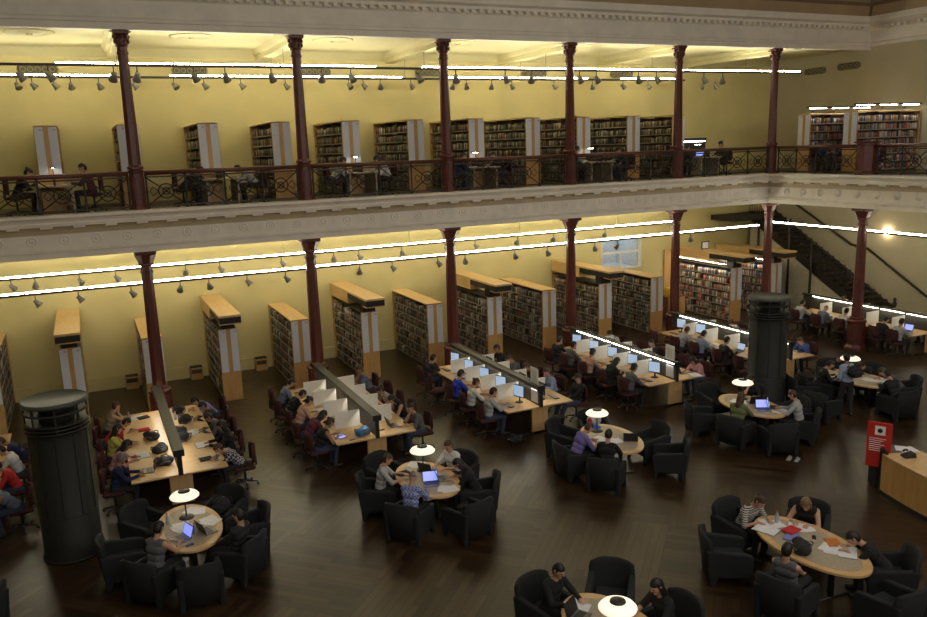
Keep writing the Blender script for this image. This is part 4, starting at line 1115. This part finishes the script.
TT = [(-.27, -8.72, .58, 1.04, 0.0, 'oval table nearest the left dark kiosk'), (4.47, -8.86, .60, 1.02, 0.0, 'oval table with the bald person and blue laptop screen'), (9.14, -8.82, .62, 1.02, -.12, 'oval table with a blue hat and white coat behind'),
      (13.6, -8.68, .60, 1.04, -.06, 'oval table in front of the right dark kiosk'), (17.85, -8.4, .62, 1.04, 0., 'oval table with people in dark suits, far right'), (9.06, -14.62, .62, 1.14, -.05, 'oval table without a lamp, lower right'),
      (4.72, -15.1, .60, 1.04, 0., 'oval table cut by the bottom edge')]
for a in TT: oval_table(*a)
LL = [(-.27, -8.3, 'leftmost glowing table lamp'), (4.56, -8.42, 'glowing lamp on the table with the bald person'), (9.1, -8.3, 'glowing lamp beside the blue hat'), (13.75, -8.2, 'glowing lamp before the right dark kiosk'), (18.0, -8.0, 'glowing lamp behind the standing person'), (4.66, -15.25, 'large-looking glowing lamp at the bottom edge')]
for x, y, l in LL: table_lamp(x, y, ZT, l)
def tubc(x, y, a, lab): P_TUB.place((x, y, 0), R(a), lab, 'charcoal tub armchairs')
def around(i, ang, dist=.50):
    x, y, rx, ry, rz, _ = TT[i]
    ca, sa = math.cos(R(ang)), math.sin(R(ang))
    px, py = (rx+dist*.72)*ca, (ry+dist*.62)*sa
    face = math.degrees(math.atan2(-py*.75, -px))
    X = px*math.cos(rz)-py*math.sin(rz)+x; Y = px*math.sin(rz)+py*math.cos(rz)+y
    return X, Y, face+math.degrees(rz)
TN = ['leftmost lamp table', 'bald-man table', 'blue-hat table', 'kiosk-side lamp table', 'dark-suit table', 'lampless table', 'bottom-edge table']
TN[1] = 'second lamp table'; TN[2] = 'third lamp table'; TN[3] = 'lamp table before right kiosk'
def posn(ang):
    ang %= 360
    return ['right', 'far right', 'far', 'far left', 'left', 'near left', 'near', 'near right'][int((ang+22.5)//45) % 8]
def sit(i, ang, pose, hr, hc, top, sl, look, dist=.50, face=None, skin='skin', legs='trousers'):
    X, Y, f = around(i, ang, dist); f = face if face is not None else f
    person(X, Y, f, pose, hr, hc, top, sl, '%s, %s side of %s' % (look, posn(ang), TN[i]), skin=skin, legs=legs)
    tubc(X-.03*math.cos(R(f)), Y-.03*math.sin(R(f)), f, 'charcoal tub armchair, occupied, %s side of %s' % (posn(ang), TN[i]))
def empty(i, ang, dist=.62, face=None):
    X, Y, f = around(i, ang, dist); f = face if face is not None else f
    tubc(X, Y, f, 'empty charcoal tub armchair, %s side of %s' % (posn(ang), TN[i]))
# table 1
sit(0, 222, 'typing', 'short', 'black', 'grey', 'tank', 'person in grey top at a blue laptop'); empty(0, 180, .8); empty(0, 268); empty(0, 132)
sit(0, 318, 'back', 'short', 'black', 'dark', 'long', 'person in black slouching with feet up'); empty(0, 0); empty(0, 45)
# table 2
sit(1, 160, 'typing', 'short', 'brown', 'palegrey', 'short', 'person in pale grey shirt'); sit(1, 220, 'typing', 'bald', 'grey', 'plaid', 'long', 'bald person in blue check shirt'); sit(1, 24, 'typing', 'short', 'brown', 'white', 'short', 'person in white patterned top')
sit(1, 334, 'reading', 'long', 'black', 'black', 'short', 'long-haired person in black'); empty(1, 285); empty(1, 115)
# table 3
sit(2, 184, 'reading', 'short', 'brown', 'purple', 'short', 'young person in purple T-shirt'); sit(2, 228, 'typing', 'short', 'black', 'black', 'long', 'person in black shirt'); empty(2, 128); empty(2, 75); empty(2, 5); empty(2, 326, .85)
# table 4
sit(3, 202, 'typing', 'long', 'brown', 'green', 'short', 'long-haired person in green top'); sit(3, 312, 'typing', 'short', 'brown', 'palegrey', 'long', 'person in pale top at a laptop'); sit(3, 40, 'chin', 'short', 'black', 'black', 'short', 'person in black with raised hand')
empty(3, 160, .8); empty(3, 250); empty(3, 350); empty(3, 88)
# table 5
sit(4, 150, 'reading', 'short', 'black', 'suit', 'long', 'person in dark suit with pale collar'); sit(4, 62, 'reading', 'short', 'black', 'suit', 'long', 'person in dark jacket'); sit(4, 18, 'low', 'short', 'black', 'suit', 'long', 'person in dark jacket leaning forward')
sit(4, 325, 'low', 'short', 'brown', 'grey', 'short', 'person in grey T-shirt'); sit(4, 262, 'reading', 'short', 'black', 'dark', 'long', 'person in charcoal top'); tubc(16.5, -7.72, -25, 'empty charcoal tub armchair beside the right dark kiosk, dark-suit table'); tubc(15.9, -8.9, 10, 'empty charcoal tub armchair behind the standing person')
# table 6
sit(5, 102, 'reading', 'bun', 'brown', 'striped', 'short', 'person in striped top'); sit(5, 36, 'reading', 'long', 'blond', 'black', 'tank', 'fair long-haired person in black vest'); sit(5, 326, 'low', 'short', 'black', 'black', 'short', 'person in black T-shirt writing')
sit(5, 202, 'back', 'short', 'black', 'grey', 'tank', 'person in sleeveless top with tablet', .70); empty(5, 152, .85); empty(5, 275)
# table 7
sit(6, 108, 'typing', 'short', 'black', 'black', 'long', 'dark-haired person in black at a laptop'); sit(6, 2, 'typing', 'long', 'black', 'black', 'short', 'long-haired person in black top'); empty(6, 50, .8)
# lone chair bottom left
person(-3.75, -9.45, 150, 'reading', 'short', 'black', 'pink', 'short', 'person in pink top cut off by the left edge'); tubc(-3.72, -9.48, 150, 'charcoal armchair cut off by the left edge of the photo')
# standing person and backpack
SPX, SPY = 16.73, -8.96
person(SPX, SPY, 75, 'stand', 'short', 'black', 'lightblue', 'long', 'standing person in light blue shirt carrying a backpack', legs='dark', skin='skin2')
r = P_BAG.place((SPX-.24*math.cos(R(75))+.05, SPY-.24*math.sin(R(75)), 1.12), R(75+180), 'black backpack worn by the standing person')

def on(P, i, u, v, rot, label, z=ZT):
    x, y, rx, ry, rz, _ = TT[i]; P.place((x+u*rx, y+v*ry, z), R(rot), label)
on(P_LAP, 0, -.35, -.45, 20, 'laptop with bright blue screen on the leftmost lamp table'); on(P_LAPD, 0, .5, -.35, 200, 'dark open laptop on the leftmost lamp table')
on(P_PAP, 0, -.3, .05, 10, 'loose papers in the middle of the leftmost lamp table'); on(P_PAP, 0, .25, .6, 60, 'loose papers at the far end of the leftmost lamp table'); on(P_PAP, 0, .6, .05, 30, 'loose papers at the right of the leftmost lamp table')
on(P_BOT, 0, -.6, .3, 0, 'bottle with red cap on the leftmost lamp table'); on(P_BOT, 0, .1, -.35, 0, 'small bottle amid cables on the leftmost lamp table'); on(P_PH, 0, -.15, -.75, 20, 'dark phone near the front of the leftmost lamp table')
on(P_LAP, 1, -.1, -.35, 75, 'laptop with blue screen before the bald person'); on(P_LAPD, 1, .45, -.2, 170, 'dark laptop before the long-haired person, second lamp table'); on(P_LAPD, 1, .3, .35, 215, 'dark laptop at the far side of the second lamp table')
on(P_PAP, 1, .2, -.72, 70, 'papers under the bald person\'s right arm'); on(P_PAP, 1, .1, .75, 60, 'papers at the far end of the second lamp table'); on(P_DKB, 1, -.6, .45, 10, 'dark closed book at left of the second lamp table')
on(P_LAPD, 2, .45, -.35, 235, 'dark laptop on the third lamp table'); on(P_BOOK, 2, -.45, 0, 20, 'large open book before the young person in purple'); on(P_PAP, 2, -.2, -.2, 60, 'loose papers on the third lamp table')
on(P_LAP, 3, -.1, -.45, 60, 'laptop with bright screen before the person in green'); on(P_LAPS, 3, .5, -.45, 130, 'laptop with pale screen before the person in pale top'); on(P_PAP, 3, .35, -.72, 60, 'white papers at the near end of the kiosk-side table'); on(P_PAP, 3, -.2, .35, 30, 'white papers beside the lamp before the right kiosk'); on(P_LAPD, 3, .3, .1, 250, 'closed-looking dark laptop before the raised-hand person')
on(P_PAP, 4, .1, -.3, 20, 'papers in the middle of the dark-suit table'); on(P_PAP, 4, -.5, .3, 60, 'papers at the left of the dark-suit table'); on(P_BOOK, 4, .5, -.5, 120, 'open book before the person in grey T-shirt')
on(P_BOOK, 5, -.45, .62, 20, 'thick open book before the person in striped top'); on(P_PAP, 5, -.1, .72, 60, 'papers at the far end of the lampless table'); on(P_PAP, 5, .45, .42, 50, 'papers before the fair-haired person'); on(P_PUR, 5, -.2, .25, 30, 'purple notebook in the middle of the lampless table')
on(P_SL, 5, -.55, -.12, 40, 'black bag on the edge of the lampless table'); on(P_BOOK, 5, .45, -.45, 130, 'open book before the person in black T-shirt'); on(P_PAP, 5, .2, -.28, 30, 'papers beside the orange folder on the lampless table')
on(P_PH, 5, .35, .1, 40, 'dark phone on the lampless table'); on(P_BOT, 5, .15, .72, 0, 'water bottle at far end of the lampless table')
on(P_RED, 5, .05, .38, 10, 'red pencil case beside the purple notebook', ZT+.033)
orf = closed(paint('orange_card', (.62, .20, .03), .6), 'folder', 'folder', (.3, .22, .008)); on(orf, 5, .55, -.15, 60, 'orange folder on the lampless table')
on(P_LAPD, 6, -.45, .45, 120, 'dark laptop at the bottom-edge table', ZT); on(P_PAP, 6, -.3, .72, 20, 'papers behind the laptop at the bottom-edge table')
# blue hat on table 3
t = thing('sun_hat', 'bright blue hat lying on the third lamp table', 'hat', (9.2, -8.05, ZT)); b = MB(); b.lathe([(.16, 0), (.15, .012), (.09, .02), (.085, .08), (.04, .10)], 20); b.build('crown', paint('blue_felt', (.03, .12, .5), .8), t)
b = MB(); b.lathe([(.088, .02), (.088, .035)], 20); b.build('hat_band', M['dark'], t)
# white coat on a far chair, table 3
X, Y, f = around(2, 75, .62)
t = thing('white_coat', 'white coat draped over the empty armchair behind the blue hat', 'coat', (X+.03, Y+.14, .66), R(-90))
b = MB(); b.sphere((0, .1, .02), (.13, .14, .22), 14); b.sphere((0, -.04, -.03), (.11, .12, .17), 12); b.build('coat_body', M['cloth_white'], t); b = MB(); b.sphere((.06, -.12, -.02), (.08, .07, .10), 10); b.build('red_lining', M['cloth_red'], t)
# black coat on near chair table 2, bag at table 1
X, Y, f = around(1, 285, .62)
t = thing('black_coat', 'black coat left on the empty armchair of the second lamp table', 'coat', (X, Y, .435), R(f)); b = MB(); b.sphere((0, 0, .08), (.2, .2, .08), 14); b.sphere((.08, .05, .13), (.14, .12, .06), 12); b.build('coat_body', M['cloth_black'], t); b = MB(); b.tube([(.1, -.1, .12), (.2, -.15, .14), (.26, -.05, .1)], .03, 8); b.build('sleeve', M['cloth_black'], t)
X, Y, f = around(0, 45, .62); P_BAG.place((X, Y, .435), R(f), 'dark backpack on the armchair at far right of the leftmost lamp table')
t = thing('sandals', 'pair of pale sandals on the floor below the kiosk-side lamp table', 'sandals', (13.1, -10.55, 0), .5)
for s_ in (-1, 1): b = MB(); b.box((0, s_*.09, .01), (.25, .09, .02), bev=.005); b.tube([(.05, s_*.09-.045, .02), (.06, s_*.09, .06), (.05, s_*.09+.045, .02)], .012, 6); b.build('sandal', M['palegold'] if 'palegold' in M else M['cloth_palegrey'], t)

# ============================================================ KIOSKS
def kiosk(x, y, label):
    t = thing('cylindrical_kiosk', label, 'kiosk', (x, y, 0), 0, 'dark cylindrical kiosks')
    b = MB(); b.lathe([(.53, 0), (.54, .05), (.52, .08), (.52, 2.55)], 48); b.build('drum', M['kiosk'], t)
    b = MB()
    for i in range(10):
        a = 2*PI*i/10+.2; b.box((.525, 0, 1.72), (.012, .02, 1.6), T=Matrix.Rotation(a, 4, 'Z'))
    b.build('vertical_seams', M['seam'], t)
    b = MB(); b.lathe([(.515, .9), (.528, .905), (.528, .92), (.515, .925)], 48); b.build('middle_band', M['seam'], t)
    b = MB(); b.lathe([(.53, .0), (.55, .02), (.55, .05), (.53, .06)], 48); b.build('base_ring', M['seam'], t)
    g = MB()
    for i in range(8): a = 2*PI*i/8; g.box((.53, 0, 2.82), (.03, .03, .52), T=Matrix.Rotation(a, 4, 'Z'))
    g.build('crown_posts', M['seam'], t)
    for z in (2.55, 2.62, 2.69, 2.90): g = MB(); g.lathe([(.52, z), (.565, z), (.57, z+.015), (.565, z+.03), (.52, z+.03)], 48); g.build('crown_ring', M['seam'], t)
    g = MB(); g.lathe([(.30, 2.55), (.30, 3.06)], 32); g.build('inner_core', M['kiosk'], t)
    g = MB(); g.lathe([(.52, 3.05), (.575, 3.05), (.585, 3.08), (.58, 3.12), (.55, 3.135), (.54, 3.12)], 48); g.build('top_disc', M['kiosktop'], t)
kiosk(-2.29, -7.12, 'dark cylindrical kiosk at the left, beside the first lamp table'); kiosk(15.72, -7.1, 'dark cylindrical kiosk at the right, behind a lamp table')

# ============================================================ INFORMATION DESK
t = thing('information_desk', 'curved wooden information desk at the right edge', 'desk', (0, 0, 0))
cx, cy, r0 = 20.3, -15.3, 7.52      # centre of the curve
def arc(r, a0, a1, n): return [(cx+r*math.cos(R(a0+(a1-a0)*i/n)), cy+r*math.sin(R(a0+(a1-a0)*i/n))) for i in range(n+1)]
def band(ro, ri, a0, a1, z0, z1, n=14):
    b = MB(); o_, i_ = arc(ro, a0, a1, n), arc(ri, a0, a1, n)
    for k in range(n): b.prism([o_[k], o_[k+1], i_[k+1], i_[k]], 'z', z0, z1)
    return b
A0, A1 = 160.5, 182
band(r0, r0-.04, A0, A1, .08, .86).build('curved_front', M['case'], t)
band(r0+.03, r0-.5, A0, A1, 0, .08).build('plinth', M['dark'], t)
band(r0+.02, r0-.85, A0, A1, .86, .89).build('counter_top', M['birch'], t)
p0, p1 = arc(r0, A0, A1, 1)[0], arc(r0-.82, A0, A1, 1)[0]
def quadprism(p, q, th, z0, z1):
    p = Vector((*p, 0)); q = Vector((*q, 0)); n_ = Vector((-(q-p).y, (q-p).x, 0)).normalized()*th
    b = MB(); b.prism([tuple(p.xy), tuple(q.xy), tuple((q+n_).xy), tuple((p+n_).xy)], 'z', z0, z1); return b
quadprism(p0, p1, .04, .08, .86).build('end_panel', M['case'], t)
quadprism((13.56, -12.2), (13.2, -12.86), .05, 0, .96).build('dark_corner_panel', M['dark'], t)
ts = thing('information_sign', 'tall red sign panel with white symbol beside the curved desk', 'sign', (0, 0, 0))
aa = A0-1.2; px_, py_ = cx+(r0+.07)*math.cos(R(aa)), cy+(r0+.07)*math.sin(R(aa))
ts.location = (13.33, -12.58, 0); ts.rotation_euler = (0, 0, R(-61.5))
# sign plane: local x = width, local -y = front
b = MB(); b.span(-.24, .24, -.012, .012, .50, 1.50, bev=.004); sg_ = b.build('sign_board', M['redsign'], ts)
b = MB(); b.span(-.03, .03, .012, .04, 0, .7); b.build('sign_post', M['dark'], ts)
b = MB(); b.span(-.09, .11, -.016, -.012, 1.22, 1.42); wq_ = b.build('white_square', M['paper'], sg_)
b = MB(); b.lathe([(.05, 0), (.05, .003)], 14, T=Matrix.Translation((.01, -.016, 1.32)) @ Matrix.Rotation(R(90), 4, 'X')); b.build('round_symbol', M['dark'], ts)
def textpart(s_, size, loc, parent, mat, rot=(R(90), 0, 0)):
    cu = bpy.data.curves.new('lettering', 'FONT'); cu.body = s_; cu.size = size; cu.extrude = .001; cu.align_x = 'CENTER'
    o = bpy.data.objects.new('lettering', cu); C.objects.link(o); dg = bpy.context.evaluated_depsgraph_get(); dg.update()
    me = bpy.data.meshes.new_from_object(o.evaluated_get(dg)); bpy.data.objects.remove(o); me.materials.clear(); me.materials.append(mat)
    q = link('lettering', me, parent, loc); q.rotation_euler = rot; return q
b = MB()
for k in range(7): b.span(-.19, -.19+.32-(k*37 % 5)*.025, -.0145, -.0125, 1.13-k*.045, 1.145-k*.045)
b.build('small_print', M['paper'], ts)
ph = thing('telephone', 'dark grey desk telephone on the information desk', 'telephone', (13.5, -13.15, .89), R(160))
b = MB(); b.prism([(-.12, 0), (.12, 0), (.12, .04), (-.10, .10)], 'y', -.09, .09); b.build('phone_base', M['dark'], ph); b = MB(); b.tube([(-.05, -.11, .1), (0, -.11, .12), (.06, -.11, .09)], .022, 8); b.build('handset', M['dark'], ph)
P_PAP.place((13.55, -13.75, .89), .4, 'papers lying on the information desk'); P_PAP.place((13.45, -14.4, .89), 1.1, 'more papers at the photo edge of the information desk'); P_PAP.place((13.8, -12.85, .89), .9, 'papers behind the telephone on the information desk')

# ============================================================ FLOOR BOXES, RETURNS
for i, (x, l) in enumerate(((-.55, 'left of the first lower column'), (1.5, 'right of the first lower column'), (3.7, 'left of the second lower column'))):
    t = thing('wall_floor_box', 'small wooden service box at the wall, '+l, 'box', (x, YB-.25, 0), 0, 'wooden service boxes')
    b = MB(); b.span(-.2, .2, -.14, .18, 0, .42, bev=.01); b.build('box_body', M['case'], t); b = MB(); b.span(-.17, .17, -.145, -.13, .22, .36); b.build('grille', M['shelf'], t); b = MB(); b.span(-.19, .19, -.13, .17, .42, .44); b.build('box_lid', M['black'], t)
t = thing('low_cabinet', 'low red-brown wooden cabinet left of the brightly lit bookcase', 'cabinet', (21.0, 3.4, 0)); b = MB(); b.span(-.45, .45, -.3, .3, .05, 1.0, bev=.01); b.build('cabinet_body', wood('red_brown_wood', (.20, .07, .03), (.28, .10, .04)), t); b = MB(); b.span(-.43, .43, -.31, -.3, .1, .95); b.build('cabinet_door', M['case'], t); b = MB(); b.span(-.4, .4, -.25, .25, 0, .05); b.build('plinth', M['dark'], t)
t = thing('yellow_tray', 'yellow plastic box standing on the low red-brown cabinet', 'box', (20.9, 3.4, 1.0)); b = MB(); b.span(-.22, .22, -.16, .16, 0, .34, bev=.02); b.build('box_body', M['yellow'], t); b = MB(); b.span(-.15, .15, -.175, -.16, .16, .28); b.build('slot', M['dark'], t)
t = thing('picture_frame', 'small dark framed picture standing on the rear bookcase', 'picture', (22.75, 3.4, 2.83)); b = MB(); b.span(-.2, .2, -.015, .015, 0, .34, bev=.005); b.build('frame', M['dark'], t); b = MB(); b.span(-.16, .16, -.02, -.012, .04, .30); b.build('picture', M['paper'], t)

# ============================================================ UPPER GALLERY FURNITURE
def gal_desk(x, label):
    t = thing('gallery_desk', label, 'desk', (x, .95, ZU), 0, 'small desks on the upper gallery')
    b = MB(); b.span(-.55, .55, -.6, .6, .70, .74, bev=.006); b.build('desktop', M['grey_top'], t)
    for s_ in (-1, 1): b = MB(); b.span(s_*.42-.025, s_*.42+.025, -.55, .55, 0, .70); b.build('panel_leg', M['grey_top'], t)
    b = MB(); b.span(-.02, .02, -.5, .5, .74, .98); b.build('reading_screen', M['screenf'], t)
def gal_lamp(x, y, label):
    t = thing('desk_light', label, 'lamp', (x, y, ZU+ZT+.24-.0), 0, 'slim desk lights on the upper gallery')
    b = MB(); b.rod((0, 0, 0), (0, 0, .22), .012); b.build('stem', M['dark'], t); b = MB(); b.span(-.06, .06, -.22, .22, .22, .25); b.build('hood', M['dark'], t); b = MB(); b.span(-.02, .02, -.15, .15, .21, .22); b.build('light_tube', M['strip'], t)
UP = [(-2.0, [(-1.08, 180, 'typing', 'short', 'maroon', 'person in dark maroon top facing left'), (-2.95, 0, 'reading', 'bun', 'black', 'person in black at the left edge')]),
      (2.3, [(1.25, 0, 'low', 'short', 'dark', 'person in dark top bent low'), (3.35, 180, 'low', 'short', 'palegrey', 'person in pale shirt bent over papers')]),
      (6.5, [(5.65, 0, 'reading', 'short', 'palegrey', 'person in pale shirt'), (7.5, 180, 'reading', 'long', 'white', 'person in white top')]),
      (10.7, [(9.75, 0, 'reading', 'short', 'navy', 'person in navy top'), (11.6, 180, 'reading', 'short', 'black', 'person in black top')]),
      (15.3, [(14.35, 0, 'typing', 'short', 'palegrey', 'person in pale top'), (16.7, 180, 'reading', 'short', 'dark', 'person in dark top')]),
      (20.2, [(19.1, 0, 'reading', 'short', 'dark', 'person in dark top'), (21.3, 180, 'typing', 'bun', 'dark', 'person in dark top')])]
bays = ['left-edge bay', 'first bay', 'second bay', 'third bay', 'fourth bay', 'fifth bay']
for i, (x, ppl) in enumerate(UP):
    gal_desk(x, 'small reading desk behind the upper railing, '+bays[i])
    if i != 1: gal_lamp(x, 1.1, 'slim lit desk light on the upper gallery, '+bays[i])
    for j, (px, a, pose, hr, top, look) in enumerate(ppl):
        person(px, .85, a, pose, hr, 'black', top, 'long', '%s, upper gallery, %s, %s of desk' % (look, bays[i], 'right' if a else 'left'), z=ZU, legs=random.choice(['jeans', 'trousers']))
        P_SW.place((px, .85, ZU), R(a), 'dark swivel chair on the upper gallery, %s, %s of desk' % (bays[i], 'right' if a else 'left'), 'swivel chairs on the upper gallery')
    P_PAP.place((x+(-.28 if i % 2 else .28), .85, ZU+ZT), .3, 'papers on the upper gallery desk, '+bays[i])
P_LAP.place((19.95, .8, ZU+ZT), R(20), 'laptop with blue screen on the upper gallery, fifth bay')
t = thing('gallery_notice_screen', 'dark boxed carrel with a light strip behind the fifth upper railing', 'carrel', (20.9, 2.6, ZU)); b = MB(); b.span(-.75, .75, -.3, .3, 0, 1.25, bev=.01); b.build('carrel_body', M['screenf'], t); b = MB(); b.span(-.75, .75, -.35, -.28, 1.25, 1.45); b.build('hood', M['dark'], t); b = MB(); b.span(-.65, .65, -.37, -.35, 1.3, 1.34); b.build('light_tube', M['strip'], t)
for (x, y, a, pose, hr, top, look) in ((23.9, -1.35, 180, 'reading', 'short', 'navy', 'dark-haired person in navy top left of the short pedestal'), (24.6, -3.3, 20, 'reading', 'short', 'midblue', 'person in blue top right of the short pedestal')):
    person(x, y, a+90, pose, hr, 'black', top, 'long', look, z=ZU); P_SW.place((x, y, ZU), R(a+90), 'dark swivel chair under the '+look.replace('dark-haired ', ''), 'swivel chairs on the upper gallery')
# ============================================================ LIGHT
def area(name, loc, rot, sx, sy, power, col):
    l = bpy.data.lights.new(name, 'AREA'); l.shape = 'RECTANGLE'; l.size = sx; l.size_y = sy; l.energy = power; l.color = col
    o = bpy.data.objects.new(name, l); C.objects.link(o); o.location = loc; o.rotation_euler = rot
    return o
# laylight in the atrium ceiling
area('laylight', (9.5, -14.5, 14.1), (0, 0, 0), 22, 10, 300, (.98, .94, .95))
# lamps under the opposite gallery, behind the photographer's side
area('opposite_gallery_light', (9.5, -27.5, 10.6), (R(93), 0, 0), 26, 1.5, 1120, (1, .95, .88))
area('office_light', (19.4, YB+1.0, WZ1-.05), (0, 0, 0), 1.6, 1.0, 11, (.85, .93, 1))
wd = bpy.data.worlds.new('World'); bpy.context.scene.world = wd; wd.use_nodes = True
wd.node_tree.nodes['Background'].inputs['Color'].default_value = (.05, .05, .06, 1); wd.node_tree.nodes['Background'].inputs['Strength'].default_value = .3

# ============================================================ CAMERA
cam = bpy.data.cameras.new('camera'); co = bpy.data.objects.new('camera', cam); C.objects.link(co)
co.location = (-1.4065, -23.5735, 7.4841); co.rotation_euler = (1.373552, .032691, -.441688)
cam.sensor_width = 36; cam.lens = 806.12/927*36; cam.clip_end = 200
sc = bpy.context.scene; sc.camera = co
sc.view_settings.view_transform = 'Standard'; sc.view_settings.look = 'None'; sc.view_settings.gamma = 1; sc.view_settings.exposure = 0
sc.view_settings.use_curve_mapping = False
